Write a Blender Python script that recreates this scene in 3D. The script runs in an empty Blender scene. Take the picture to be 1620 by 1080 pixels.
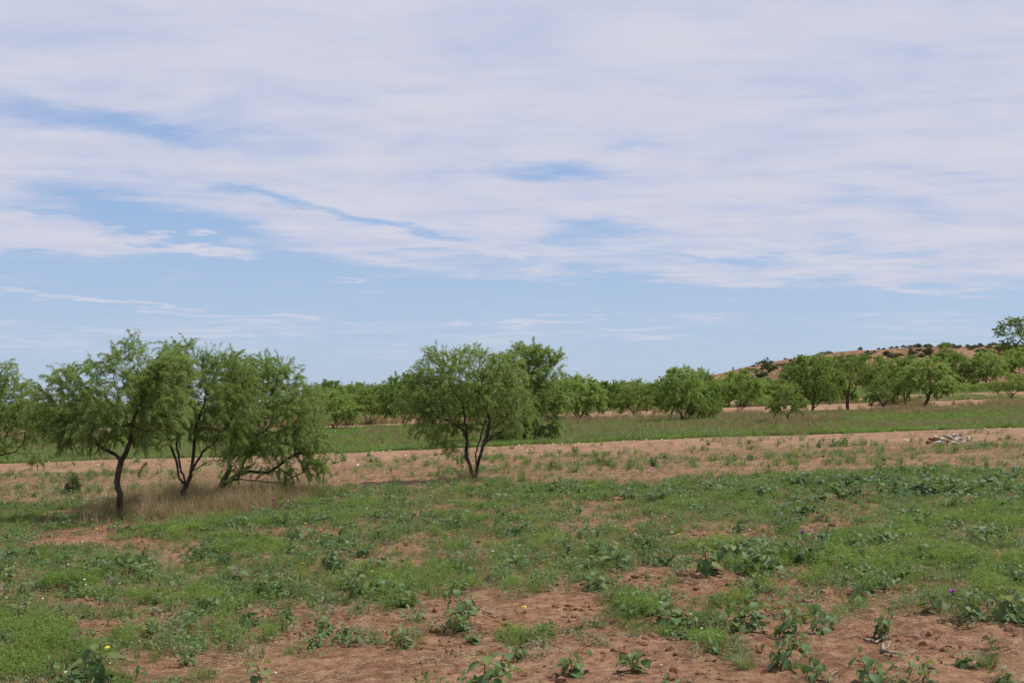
import bpy, math, random
import numpy as np
from mathutils import Vector, Matrix, Euler

R = math.radians
rng = np.random.default_rng(7)
random.seed(7)
SC = bpy.context.scene
COL = SC.collection

# ------------------------------------------------------------------ camera, sky, sun, exposure
F = 2025.0                       # focal length in pixels of a 1620 px wide picture
CAMZ = 2.4
PITCH = math.atan(80 / F)
cam_d = bpy.data.cameras.new('camera')
cam_d.lens = 45.0; cam_d.sensor_width = 36.0; cam_d.clip_start = 0.1; cam_d.clip_end = 4000
cam = bpy.data.objects.new('camera', cam_d); COL.objects.link(cam)
cam.location = (0, 0, CAMZ); cam.rotation_euler = (R(90) + PITCH, 0, 0)
SC.camera = cam

SUN_EL, SUN_AZ = R(62), R(84)    # azimuth clockwise from +Y (the view direction)
SUN_STRENGTH = 5.0
sd = bpy.data.lights.new('sun', 'SUN'); sd.energy = SUN_STRENGTH; sd.angle = R(1.6); sd.color = (1.0, 0.95, 0.87)
sun = bpy.data.objects.new('sun', sd); COL.objects.link(sun)
sdir = Vector((math.sin(SUN_AZ) * math.cos(SUN_EL), math.cos(SUN_AZ) * math.cos(SUN_EL), math.sin(SUN_EL)))
sun.rotation_euler = sdir.to_track_quat('Z', 'Y').to_euler(); sun.location = (30, 20, 60)
SC.view_settings.view_transform = 'Standard'; SC.view_settings.look = 'None'
SC.view_settings.exposure = 0.0; SC.view_settings.gamma = 1.0
SC.cycles.max_bounces = 6; SC.cycles.diffuse_bounces = 3; SC.cycles.transmission_bounces = 3
SC.cycles.sample_clamp_indirect = 4.0


class NT:
    """short-hand for building node trees"""
    def __init__(s, tree): s.t = tree; s.n = tree.nodes; s.l = tree.links
    def new(s, ty, **kw):
        x = s.n.new(ty)
        for k, v in kw.items(): setattr(x, k, v)
        return x
    def put(s, sock, v):
        if isinstance(v, bpy.types.NodeSocket): s.l.new(v, sock)
        elif v is not None: sock.default_value = v
    def m(s, op, a, b=None, c=None, clamp=False):
        x = s.new('ShaderNodeMath', operation=op, use_clamp=clamp)
        s.put(x.inputs[0], a); s.put(x.inputs[1], b); s.put(x.inputs[2], c)
        return x.outputs[0]
    def mr(s, v, a, b, c=0.0, d=1.0, smooth=True):
        x = s.new('ShaderNodeMapRange'); x.interpolation_type = 'SMOOTHSTEP' if smooth else 'LINEAR'
        s.put(x.inputs[0], v)
        for i, q in enumerate((a, b, c, d)): s.put(x.inputs[i + 1], q)
        return x.outputs[0]
    def noise(s, vec, scale, detail=4, rough=.55, dist=0.0, out='Fac'):
        x = s.new('ShaderNodeTexNoise'); s.put(x.inputs['Vector'], vec)
        x.inputs['Scale'].default_value = scale; x.inputs['Detail'].default_value = detail
        x.inputs['Roughness'].default_value = rough; x.inputs['Distortion'].default_value = dist
        return x.outputs[out]
    def mix(s, fac, a, b, blend='MIX'):
        x = s.new('ShaderNodeMix', data_type='RGBA', blend_type=blend)
        s.put(x.inputs[0], fac); s.put(x.inputs[6], a); s.put(x.inputs[7], b)
        return x.outputs[2]
    def comb(s, a, b, c):
        x = s.new('ShaderNodeCombineXYZ'); s.put(x.inputs[0], a); s.put(x.inputs[1], b); s.put(x.inputs[2], c)
        return x.outputs[0]


# ---- world: Nishita sky with a layer of altocumulus/cirrus
W = bpy.data.worlds.new('World'); SC.world = W; W.use_nodes = True
w = NT(W.node_tree); w.n.clear()
SKY_STRENGTH = 0.095
sky = w.new('ShaderNodeTexSky', sky_type='NISHITA', sun_disc=False)
sky.sun_elevation = SUN_EL; sky.sun_rotation = SUN_AZ; sky.altitude = 500; sky.air_density = 1.0; sky.dust_density = 0.6; sky.ozone_density = 2.0
tc = w.new('ShaderNodeTexCoord'); sep = w.new('ShaderNodeSeparateXYZ'); w.l.new(tc.outputs['Generated'], sep.inputs[0])
X_, Y_, Z_ = sep.outputs
zc = w.m('MAXIMUM', Z_, 0.0)
inv = w.m('DIVIDE', 1.0, w.m('ADD', zc, 0.05))
P = w.comb(w.m('MULTIPLY', X_, inv), w.m('MULTIPLY', Y_, inv), 0.0)      # cloud-deck coordinates
az = w.m('ARCTAN2', X_, Y_)
el = w.m('DIVIDE', Z_, w.m('SQRT', w.m('ADD', w.m('MULTIPLY', X_, X_), w.m('MULTIPLY', Y_, Y_))))
wn = w.new('ShaderNodeTexNoise'); wn.inputs['Scale'].default_value = 1.3; wn.inputs['Detail'].default_value = 8; wn.inputs['Roughness'].default_value = .6
w.l.new(P, wn.inputs['Vector'])
wsep = w.new('ShaderNodeSeparateColor'); w.l.new(wn.outputs['Color'], wsep.inputs[0])
az2 = w.m('MULTIPLY_ADD', w.m('SUBTRACT', wsep.outputs[0], .5), .16, az)
el2 = w.m('MULTIPLY_ADD', w.m('SUBTRACT', wsep.outputs[1], .5), .062, el)

def blob(px, row, rx, ry, tilt, amp):
    """a soft ellipse on the sky; positions given as seen by the camera, sizes in pixels"""
    a0 = math.atan((px - 810) / F); e0 = (620 - row) / F
    ca, sa = math.cos(R(tilt)), math.sin(R(tilt))
    da = w.m('SUBTRACT', az2, a0); de = w.m('SUBTRACT', el2, e0)
    p = w.m('ADD', w.m('MULTIPLY', da, ca * F / rx), w.m('MULTIPLY', de, -sa * F / rx))
    q = w.m('ADD', w.m('MULTIPLY', da, sa * F / ry), w.m('MULTIPLY', de, ca * F / ry))
    r2 = w.m('ADD', w.m('MULTIPLY', p, p), w.m('MULTIPLY', q, q))
    return w.m('MULTIPLY', w.m('POWER', 2.718, w.m('MULTIPLY', r2, -1.0)), amp)

gaps = [(180, 205, 230, 22, 6, .85), (880, 274, 120, 15, 4, .95), (225, 350, 130, 38, 12, 1.3), (300, 388, 150, 16, 6, .7), (420, 325, 130, 9, 10, .75),
        (640, 362, 150, 9, 8, .8), (950, 372, 75, 20, 4, .9), (1180, 408, 110, 9, 5, .6), (680, 405, 130, 9, 6, .6),
        (70, 360, 60, 7, 5, .55), (1340, 392, 90, 8, 6, .5), (1440, 424, 90, 9, 4, .6), (980, 235, 70, 13, -4, .32), (1400, 325, 150, 14, 8, .3),
        (1530, 290, 60, 10, 0, .3), (470, 400, 60, 26, 14, .45), (120, 150, 200, 16, 5, .25), (1080, 408, 200, 12, 3, .45)]
wisps = [(310, 404, 95, 11, 6, 1.7), (60, 392, 90, 14, 2, .5), (190, 490, 220, 6, 3, .85), (450, 497, 70, 5, -3, .75), (850, 513, 70, 8, -10, .8),
         (720, 508, 40, 6, 0, .5), (1020, 524, 45, 9, -8, .6), (965, 495, 40, 4, -8, .55), (560, 449, 60, 4, 4, .6), (300, 530, 420, 16, -2, .5), (800, 540, 300, 12, -6, .35),
         (1480, 522, 160, 20, 0, .38), (1130, 512, 40, 7, 0, .4), (1150, 445, 160, 12, 4, .6), (1430, 450, 180, 12, 4, .5)]
# lower edge of the cloud deck, dropping to the right
edge = w.m('MULTIPLY_ADD', az2, -.035, .0955)
fine = w.noise(P, 1.9, 8, .62, .8)
big = w.noise(P, .55, 3, .5)
stretch = w.new('ShaderNodeMapping'); w.l.new(P, stretch.inputs[0]); stretch.inputs['Scale'].default_value = (.55, 1.25, 1); stretch.inputs['Rotation'].default_value = (0, 0, R(12))
streak = w.noise(stretch.outputs[0], 2.6, 6, .6, .4)
deck = w.mr(el2, w.m('SUBTRACT', edge, .010), w.m('ADD', edge, .012))
cov = w.m('MULTIPLY', deck, 1.0)
gsum = None
for g in gaps:
    b = blob(*g); gsum = b if gsum is None else w.m('ADD', gsum, b)
cov = w.m('SUBTRACT', cov, gsum)
wsum = None
for g in wisps:
    b = blob(*g); wsum = b if wsum is None else w.m('ADD', wsum, b)
cov = w.m('ADD', cov, wsum)
cov = w.m('MULTIPLY_ADD', w.m('SUBTRACT', fine, .5), 1.0, cov)
cov = w.m('MULTIPLY_ADD', w.m('SUBTRACT', streak, .5), .5, cov)
cov = w.m('MULTIPLY_ADD', w.m('SUBTRACT', big, .5), .35, cov)
cov = w.mr(cov, -.08, 1.05)
thick = w.mr(w.m('ADD', w.m('MULTIPLY', fine, .5), w.m('MULTIPLY', streak, .5)), .32, .68)
K = 1 / SKY_STRENGTH
ccol = w.mix(thick, (.575 * K, .60 * K, .76 * K, 1), (.685 * K, .685 * K, .775 * K, 1))
blue = w.mix(w.mr(el, .0, .30), (.44 * K, .58 * K, .81 * K, 1), (.24 * K, .42 * K, .79 * K, 1))
base = w.mix(.75, sky.outputs[0], blue)
skycol = w.mix(w.m('MULTIPLY', cov, .93), base, ccol)
bg = w.new('ShaderNodeBackground'); bg.inputs[1].default_value = SKY_STRENGTH
w.l.new(skycol, bg.inputs[0]); wo = w.new('ShaderNodeOutputWorld'); w.l.new(bg.outputs[0], wo.inputs[0])


# ------------------------------------------------------------------ small helpers
def tag(o, label=None, cat=None, group=None, kind=None):
    if label: o['label'] = label
    if cat: o['category'] = cat
    if group: o['group'] = group
    if kind: o['kind'] = kind
    return o

def mk_mesh(name, V, Fq, mat=None, attrs=None, smooth=False, attr_dom='POINT'):
    """mesh from arrays; Fq is an (n,3) or (n,4) array or a list of such arrays"""
    if not isinstance(Fq, list): Fq = [Fq]
    Fq = [np.asarray(f, dtype=np.int32) for f in Fq if len(f)]
    me = bpy.data.meshes.new(name)
    V = np.ascontiguousarray(V, dtype=np.float32)
    me.vertices.add(len(V)); me.vertices.foreach_set('co', V.ravel())
    loops = np.concatenate([f.ravel() for f in Fq]).astype(np.int32)
    sizes = np.concatenate([np.full(len(f), f.shape[1], np.int32) for f in Fq])
    me.loops.add(len(loops)); me.loops.foreach_set('vertex_index', loops)
    me.polygons.add(len(sizes)); me.polygons.foreach_set('loop_start', np.concatenate([[0], np.cumsum(sizes)[:-1]]).astype(np.int32))
    if smooth: me.polygons.foreach_set('use_smooth', np.ones(len(sizes), dtype=bool))
    for k, a in (attrs or {}).items():
        at = me.attributes.new(k, 'FLOAT', attr_dom); at.data.foreach_set('value', np.ascontiguousarray(a, dtype=np.float32))
    if mat:
        for q in (mat if isinstance(mat, list) else [mat]): me.materials.append(q)
    me.update(calc_edges=True)
    return me

def mk_obj(name, me, parent=None, loc=(0, 0, 0), rot=(0, 0, 0), scale=(1, 1, 1), link=True):
    o = bpy.data.objects.new(name, me)
    if link: COL.objects.link(o)
    o.location = loc; o.rotation_euler = rot; o.scale = scale
    if parent: o.parent = parent
    return o

def copy_tree(o, parent=None):
    c = o.copy(); COL.objects.link(c); c.parent = parent
    for ch in list(o.children): copy_tree(ch, c)
    return c

def unit(v):
    return v / np.maximum(np.linalg.norm(v, axis=-1, keepdims=True), 1e-9)

def _h(ix, iy, seed):
    n = (ix.astype(np.int64) * 374761393 + iy.astype(np.int64) * 668265263 + seed * 1442695041) & 0xffffffff
    n = ((n ^ (n >> 13)) * 1274126177) & 0xffffffff
    return ((n ^ (n >> 16)) & 0xffff) / 65535.0

def vnoise(x, y, seed=0):
    x = np.asarray(x, float); y = np.asarray(y, float)
    ix, iy = np.floor(x), np.floor(y); fx, fy = x - ix, y - iy
    fx = fx * fx * (3 - 2 * fx); fy = fy * fy * (3 - 2 * fy)
    a, b, c, d = _h(ix, iy, seed), _h(ix + 1, iy, seed), _h(ix, iy + 1, seed), _h(ix + 1, iy + 1, seed)
    return (a * (1 - fx) + b * fx) * (1 - fy) + (c * (1 - fx) + d * fx) * fy

def fbm(x, y, seed=0, oct=4, gain=.5):
    s = 0; a = 1; t = 0
    for i in range(oct):
        s = s + a * vnoise(x * 2 ** i + 17.3 * i, y * 2 ** i - 9.1 * i, seed + i); t += a; a *= gain
    return s / t

def sstep(a, b, x):
    t = np.clip((np.asarray(x, float) - a) / (b - a), 0, 1); return t * t * (3 - 2 * t)


def zone(px):
    for lim, ph in ((0, 'at the far left'), (130, 'at the far left'), (280, 'below the leftmost tree'), (430, 'below the leaning tree'), (600, 'left of the centre tree'), (700, 'just left of the centre trunk'), (810, 'in line with the centre trunk'),
                    (920, 'just right of the centre tree'), (1050, 'right of the centre'), (1180, 'below the group of four trees'), (1310, 'below the small bright tree'), (1400, 'below the umbrella-crowned tree'), (1500, 'below the stone pile'), (9999, 'at the far right')):
        if px < lim: return ph
def zone_far(px):
    for lim, ph in ((60, 'left of the big left clump'), (260, 'behind the leftmost tree'), (500, 'behind the leaning tree of the left clump'), (640, 'left of the centre tree'), (860, 'behind the centre tree'), (980, 'behind the drooping tree right of the centre'),
                    (1130, 'behind the group of four trees'), (1230, 'behind the dark tree left of the hill'), (9999, 'behind the large tree at the hill')):
        if px < lim: return ph


# ------------------------------------------------------------------ terrain
def berm_line(X, k): return (50.0, 109.0, 158.0)[k] + 1.3 * np.sin(X * .07 + k) + .8 * np.sin(X * .19 + 2 * k)

RX = [-600, -60, 0, 15, 29.5, 39, 45, 56, 61, 67, 75, 84, 100, 132, 200, 600]
RZ = [-6, -2, .3, .8, 2.2, 3.9, 5.6, 8.2, 9.4, 10.5, 11.6, 12.6, 13.5, 14.2, 14.8, 14.8]
def smooth_ground(X, Y):
    X = np.asarray(X, float); Y = np.asarray(Y, float)
    z = .1 + .033 * 140 * np.tanh(X / 140)
    for k, h in enumerate((.20, .34, .40)):
        d = Y - berm_line(X, k)
        z = z + h * np.exp(-(d / (1.5 + .8 * k)) ** 2) + .25 * h * np.exp(-((d + 5) / 5.0) ** 2)
    ridge = np.interp(X * 315 / np.maximum(Y, 315), RX, RZ)
    s = sstep(0, 1, (Y - 205) / 110.0) ** 1.35
    z = z * (1 - s) + ridge * (1 - .95 * sstep(325, 520, Y)) * s
    z = z - .0145 * np.maximum(Y - 250, 0) * (1 - sstep(10, 60, X * 315 / np.maximum(Y, 315)) * (1 - sstep(340, 500, Y)))
    return z

def ground(X, Y):
    X = np.asarray(X, float); Y = np.asarray(Y, float)
    z = smooth_ground(X, Y)
    near = 1 - sstep(28, 60, Y)
    z = z + .10 * (fbm(X * .35, Y * .35, 3, 3) - .5)
    rough = .35 + .65 * sstep(.45, .7, fbm(X * .45, Y * .45, 11, 3))
    z = z + near * rough * (.20 * (fbm(X * 2.6, Y * 2.6, 21, 4, .66) - .5) + .06 * (fbm(X * 9, Y * 9, 31, 2) - .5))
    ridge = np.interp(X, RX, RZ); s = sstep(215, 300, Y) * sstep(3, 9, ridge)
    gul = np.abs(fbm(X * .16 + 3, Y * .05, 41, 4, .6) - .5) * 2
    z = z - s * 1.9 * (1 - sstep(0, .35, gul)) * (1 - sstep(300, 318, Y)) + s * .5 * (fbm(X * .3, Y * .3, 51, 3) - .5)
    return z

def gz(x, y): return float(ground(np.array([x]), np.array([y]))[0])

CP, SP = math.cos(PITCH), math.sin(PITCH)
def ray(px, row):
    a = (px - 810) / F; b = (540 - row) / F
    y = CP - b * SP; z = SP + b * CP
    return a / y, z / y
_YS = np.concatenate([np.arange(5, 60, .05), np.arange(60, 420, .5)])
def at(px, row):
    """ground point seen at a pixel of the photograph"""
    a, t = ray(px, row)
    g = smooth_ground(a * _YS, _YS); hit = np.nonzero(CAMZ + t * _YS <= g)[0]
    y = _YS[hit[0]] if len(hit) else 400.0
    return a * y, y, gz(a * y, y)
def topix(X, Y, Z):
    dz = Z - CAMZ
    yc = Y * CP + dz * SP; zc = -Y * SP + dz * CP
    return 810 + F * X / yc, 540 - F * zc / yc

# ground cover masks, all from the lie of the land and from patches whose place is given by a pixel of the photograph
def patches(lst, X, Y):
    Z = smooth_ground(X, Y); px, row = topix(X, np.maximum(Y, 4), Z)
    s = np.zeros_like(px)
    for cx, cy, rx, ry, a in lst:
        s = s + a * np.exp(-((px - cx) / rx) ** 2 - ((row - cy) / ry) ** 2)
    return s
BARE = [(760, 1065, 270, 30, 1.1), (850, 975, 190, 28, 1.1), (620, 1000, 90, 22, .6), (1300, 1068, 300, 30, .85), (1250, 1020, 120, 20, .5), (1480, 1020, 110, 22, .8),
        (150, 1000, 80, 16, .9), (190, 962, 40, 7, .7), (90, 855, 90, 14, .4), (240, 860, 90, 12, .2), (90, 958, 30, 8, .5), (285, 878, 40, 9, .7),
        (1090, 935, 110, 18, 1.0), (1290, 905, 50, 9, .6), (780, 858, 40, 9, .6), (1330, 830, 40, 10, .6), (1360, 800, 40, 9, .9), (460, 800, 60, 9, .3),
        (680, 790, 130, 10, .35), (480, 1065, 70, 22, .5), (215, 1050, 24, 22, .7), (1120, 880, 25, 18, .5), (560, 885, 40, 8, .4), (900, 845, 36, 8, .4), (1590, 880, 40, 9, .5)]
LUSH = [(1000, 970, 58, 15, 1.7), (835, 1020, 42, 15, 1.7), (330, 955, 130, 32, .8), (90, 1040, 170, 46, 1.0), (330, 1020, 90, 26, .7), (470, 860, 90, 16, .7), (560, 960, 80, 24, .6), (220, 1000, 40, 14, .3),
        (850, 890, 160, 20, .5), (1440, 845, 150, 22, 1.0), (1130, 790, 130, 24, .8), (1250, 880, 130, 18, .6), (640, 1020, 60, 18, .8), (1040, 1000, 60, 12, .2), (1400, 900, 160, 22, .6),
        (70, 775, 70, 9, 1.3), (820, 830, 100, 20, .3), (1560, 820, 90, 22, .5), (700, 930, 60, 12, .5), (150, 900, 120, 14, .3), (1330, 1010, 60, 10, -.2)]
def cover(X, Y):
    """how densely green weeds stand, 0..1"""
    d50 = Y - berm_line(X, 0); d109 = Y - berm_line(X, 1); d158 = Y - berm_line(X, 2)
    n = fbm(X * .55, Y * .45, 61, 4) - .5; n2 = fbm(X * 2.2, Y * 2.0, 71, 3) - .5
    lush = patches(LUSH, X, Y); bare = patches(BARE, X, Y)
    n5 = fbm(X * 5.5, Y * 4.5, 75, 2) - .5
    fg = .64 + 1.6 * n + 1.6 * n2 + .9 * n5 + .6 * lush - 1.0 * bare
    n3 = fbm(X * .16, Y * .8, 81, 4) - .5
    mid = .10 + 1.9 * n3 + .5 * n2 + .9 * patches(LUSH[14:15], X, Y)
    strip = .06 + .9 * n3 + .4 * n2
    field = .88 + 1.1 * (fbm(X * .10, Y * .30, 91, 3) - .5)
    e = 2.0 * (fbm(X * .3, Y * .3, 95, 3) - .5)
    w_fg = 1 - sstep(27.5, 32 , Y + 5 * (fbm(X * .25, Y * .25, 101, 2) - .5) - 1.2)
    v = w_fg * fg + (1 - w_fg) * mid
    st1 = sstep(-7.5, -4.5, d50 + e); v = v * (1 - st1) + strip * st1
    f1 = sstep(.0, 1.0, d50 + 1.6 * (fbm(X * .6, Y * .1, 97, 2) - .5) - .2); v = v * (1 - f1) + field * f1
    st2 = sstep(-20, -16, d109 + e); v = v * (1 - st2) + (strip - .02) * st2
    f2 = sstep(.3, 1.6, d109); v = v * (1 - f2) + (.65 + 1.2 * (fbm(X * .05, Y * .35, 93, 2) - .5)) * f2
    st3 = sstep(8, 14, d109 + e); v = v * (1 - st3) + (.14 + 1.3 * (fbm(X * .04, Y * .4, 94, 2) - .5)) * st3
    f3 = sstep(0, 6, d158); v = v * (1 - f3) + .6 * f3
    hill = sstep(3, 9, np.interp(X, RX, RZ)) * sstep(225, 262, Y); v = v * (1 - hill) + .1 * hill
    return np.clip(v, 0, 1)
def drymask(X, Y):
    return patches(DRY, X, Y)
DRY = [(215, 812, 75, 15, 1.0), (300, 800, 75, 22, 1.2), (400, 795, 80, 20, 1.0), (470, 785, 60, 12, .6), (140, 830, 80, 9, .5), (745, 752, 40, 9, .8), (860, 752, 60, 7, .3),
       (1240, 672, 55, 6, 1.2), (1300, 668, 40, 4, 1.0), (1470, 655, 60, 6, .9), (1390, 655, 60, 5, .5), (935, 672, 50, 6, .9), (870, 672, 40, 6, .6), (1010, 668, 40, 4, .7), (1180, 662, 50, 5, .8),
       (1150, 668, 30, 5, .6), (600, 690, 60, 3, .6), (1430, 640, 60, 4, .8), (700, 795, 60, 8, .5), (640, 685, 60, 5, .4), (1330, 690, 70, 6, .4), (960, 690, 80, 5, .4), (1530, 690, 60, 5, .3)]


# ------------------------------------------------------------------ materials
def mat(name):
    m = bpy.data.materials.new(name); m.use_nodes = True; t = NT(m.node_tree); t.n.clear()
    out = t.new('ShaderNodeOutputMaterial'); return m, t, out
def attr(t, name):
    a = t.new('ShaderNodeAttribute'); a.attribute_name = name; return a.outputs['Fac']

def leaf_mat(name, dark, mid, light, rough=.55, trans=.35, patch=.6, spec=.3, dead=None, orand=.26):
    m, t, out = mat(name)
    geo = t.new('ShaderNodeNewGeometry'); oi = t.new('ShaderNodeObjectInfo')
    v = attr(t, 'v')
    n = t.noise(geo.outputs['Position'], patch, 3, .5)
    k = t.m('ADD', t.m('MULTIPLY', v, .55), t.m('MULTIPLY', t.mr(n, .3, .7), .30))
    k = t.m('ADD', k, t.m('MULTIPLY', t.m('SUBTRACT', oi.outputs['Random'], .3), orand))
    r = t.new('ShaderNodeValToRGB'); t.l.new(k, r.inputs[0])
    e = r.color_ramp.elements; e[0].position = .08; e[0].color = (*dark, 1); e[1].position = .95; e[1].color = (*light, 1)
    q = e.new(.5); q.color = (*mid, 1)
    c = r.outputs[0]
    if dead: c = t.mix(t.mr(v, .955, .97), c, (*dead, 1))
    b = t.new('ShaderNodeBsdfPrincipled'); t.l.new(c, b.inputs['Base Color']); b.inputs['Roughness'].default_value = rough
    b.inputs['Specular IOR Level'].default_value = spec
    tr = t.new('ShaderNodeBsdfTranslucent'); t.l.new(t.mix(.5, c, (.30, .42, .07, 1)), tr.inputs[0])
    mx = t.new('ShaderNodeMixShader'); mx.inputs[0].default_value = trans
    t.l.new(b.outputs[0], mx.inputs[1]); t.l.new(tr.outputs[0], mx.inputs[2]); t.l.new(mx.outputs[0], out.inputs[0])
    return m

def bark_mat(name, a, b_, scale=14):
    m, t, out = mat(name); tcn = t.new('ShaderNodeTexCoord'); mp = t.new('ShaderNodeMapping')
    t.l.new(tcn.outputs['Object'], mp.inputs[0]); mp.inputs['Scale'].default_value = (1, 1, .25)
    n = t.noise(mp.outputs[0], scale, 5, .65, .4)
    c = t.mix(t.mr(n, .35, .68), (*a, 1), (*b_, 1))
    b = t.new('ShaderNodeBsdfPrincipled'); t.l.new(c, b.inputs[0]); b.inputs['Roughness'].default_value = .9; b.inputs['Specular IOR Level'].default_value = .15
    bu = t.new('ShaderNodeBump'); bu.inputs['Strength'].default_value = .8; bu.inputs['Distance'].default_value = .02; t.l.new(n, bu.inputs['Height']); t.l.new(bu.outputs[0], b.inputs['Normal'])
    t.l.new(b.outputs[0], out.inputs[0]); return m

def soil_mat():
    m, t, out = mat('red_soil'); geo = t.new('ShaderNodeNewGeometry'); p = geo.outputs['Position']
    bare, dry, grn, hill = attr(t, 'bare'), attr(t, 'dry'), attr(t, 'green'), attr(t, 'hill')
    n1 = t.noise(p, .7, 5, .6); n2 = t.noise(p, 7, 6, .65); n3 = t.noise(p, 45, 4, .6)
    c = t.mix(t.mr(n1, .3, .7), (.190, .090, .048, 1), (.292, .152, .088, 1))
    c = t.mix(t.mr(n2, .42, .72), c, (.385, .238, .146, 1))
    c = t.mix(t.m('MULTIPLY', t.mr(n2, .50, .32), .7), c, (.11, .048, .027, 1))
    pale = t.mix(t.mr(t.noise(p, 3.0, 5, .7), .35, .65), (.285, .160, .094, 1), (.395, .245, .155, 1))
    c = t.mix(t.m('MULTIPLY', bare, .75), c, pale)
    # litter of dead stalks: pinkish grey-brown
    mp = t.new('ShaderNodeMapping'); t.l.new(p, mp.inputs[0]); mp.inputs['Scale'].default_value = (1, 1, 1)
    n4 = t.noise(mp.outputs[0], 18, 5, .8, 1.5)
    lit = t.m('MULTIPLY', t.mr(n4, .5, .62), t.m('ADD', .12, t.m('MULTIPLY', dry, .8)))
    c = t.mix(lit, c, (.36, .27, .20, 1))
    # moss-low seedlings between the taller weeds
    gm = t.m('MULTIPLY', t.mr(t.noise(p, 24, 4, .7, .6), .42, .58), grn)
    c = t.mix(t.m('MULTIPLY', gm, .85), c, (.085, .115, .04, 1))
    hn = t.noise(p, .18, 5, .7, .5)
    hc = t.mix(t.mr(hn, .35, .62), (.17, .085, .05, 1), (.29, .16, .10, 1))
    hc = t.mix(t.mr(t.noise(p, .8, 6, .8), .50, .56), hc, (.10, .085, .045, 1))
    c = t.mix(hill, c, hc)
    b = t.new('ShaderNodeBsdfPrincipled'); t.l.new(c, b.inputs[0]); b.inputs['Roughness'].default_value = .95; b.inputs['Specular IOR Level'].default_value = .1
    vor = t.new('ShaderNodeTexVoronoi', feature='DISTANCE_TO_EDGE'); t.l.new(t.mix(.06, p, t.new('ShaderNodeTexNoise').outputs['Color']), vor.inputs['Vector']); vor.inputs['Scale'].default_value = 9.5
    crack = t.m('MULTIPLY', t.mr(vor.outputs['Distance'], 0, .035), t.mr(t.noise(p, 1.3, 3, .6), .45, .7, 0, .30))
    h = t.m('ADD', t.m('ADD', n2, t.m('MULTIPLY', n3, .45)), crack)
    bu = t.new('ShaderNodeBump'); bu.inputs['Strength'].default_value = 1.0; bu.inputs['Distance'].default_value = .10; t.l.new(h, bu.inputs['Height']); t.l.new(bu.outputs[0], b.inputs['Normal'])
    t.l.new(b.outputs[0], out.inputs[0]); return m

def plain_mat(name, c1, c2, scale=8, rough=.85, spec=.2, bump=.3, coord='Object'):
    m, t, out = mat(name); tcn = t.new('ShaderNodeTexCoord'); oi = t.new('ShaderNodeObjectInfo')
    off = t.new('ShaderNodeVectorMath', operation='ADD'); t.l.new(tcn.outputs[coord], off.inputs[0]); t.l.new(oi.outputs['Location'], off.inputs[1])
    n = t.noise(off.outputs[0], scale, 5, .65)
    k = t.m('ADD', t.m('MULTIPLY', t.mr(n, .3, .7), .65), t.m('MULTIPLY', oi.outputs['Random'], .35))
    c = t.mix(k, (*c1, 1), (*c2, 1))
    b = t.new('ShaderNodeBsdfPrincipled'); t.l.new(c, b.inputs[0]); b.inputs['Roughness'].default_value = rough; b.inputs['Specular IOR Level'].default_value = spec
    bu = t.new('ShaderNodeBump'); bu.inputs['Strength'].default_value = bump; bu.inputs['Distance'].default_value = .02; t.l.new(n, bu.inputs['Height']); t.l.new(bu.outputs[0], b.inputs['Normal'])
    t.l.new(b.outputs[0], out.inputs[0]); return m

M_SOIL = soil_mat()
M_MESQ = leaf_mat('mesquite_leaf', (.135, .200, .050), (.240, .335, .092), (.385, .465, .185), .5, .52, 1.2, dead=(.16, .13, .05))
M_MESQ_FAR = leaf_mat('mesquite_leaf_far', (.085, .145, .032), (.180, .275, .056), (.300, .395, .105), .6, .5, .12, orand=.7)
M_YOUNG = leaf_mat('young_mesquite_leaf', (.12, .17, .035), (.20, .27, .055), (.29, .34, .10), .6, .45, .3)
M_JUNI = leaf_mat('dark_shrub_leaf', (.03, .05, .022), (.05, .078, .032), (.085, .11, .05), .7, .2, .3)
M_BROAD = leaf_mat('broad_leaf', (.046, .096, .032), (.080, .145, .050), (.145, .210, .088), .55, .28, .8, .25)
M_GREY = leaf_mat('grey_green_leaf', (.085, .115, .065), (.13, .165, .095), (.20, .225, .15), .65, .2, .8)
M_FEATH = leaf_mat('feathery_weed_leaf', (.085, .150, .030), (.155, .245, .050), (.260, .350, .095), .6, .42, .8)
M_DULL = leaf_mat('dull_weed_leaf', (.080, .115, .040), (.145, .185, .070), (.26, .27, .14), .65, .35, .8)
M_GRASS = leaf_mat('green_grass_blade', (.080, .140, .030), (.145, .220, .052), (.245, .310, .10), .6, .42, .25)
M_STRAW = leaf_mat('dry_grass_blade', (.27, .18, .11), (.40, .28, .18), (.54, .42, .29), .75, .3, .6)
M_TALL = leaf_mat('tall_dry_grass_blade', (.19, .115, .07), (.30, .19, .12), (.44, .31, .21), .75, .35, .8)
M_RUST = leaf_mat('rusty_seed_grass', (.20, .135, .075), (.28, .20, .115), (.38, .29, .18), .75, .3, .6)
M_BARK = bark_mat('mesquite_bark', (.034, .024, .018), (.11, .082, .064))
M_BARK2 = bark_mat('reddish_bark', (.05, .028, .018), (.12, .075, .05))
M_STEM = plain_mat('weed_stem', (.09, .10, .045), (.15, .12, .07), 20)
M_DEAD = bark_mat('dead_wood', (.14, .11, .09), (.36, .31, .26), 22)
M_STONE = plain_mat('pale_stone', (.25, .205, .17), (.55, .48, .42), 7, bump=.8)
M_RSTONE = plain_mat('rust_stone', (.16, .075, .04), (.32, .16, .09), 7, bump=.6)
M_PEB = plain_mat('pebble', (.34, .24, .18), (.62, .54, .45), 5)
M_CLOD = plain_mat('soil_clod', (.18, .085, .045), (.33, .185, .105), 9, bump=.8)
M_WHITE = plain_mat('white_petal', (.72, .72, .70), (.85, .85, .80), 3)
M_YELL = plain_mat('yellow_petal', (.70, .55, .05), (.82, .68, .10), 3)
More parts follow.
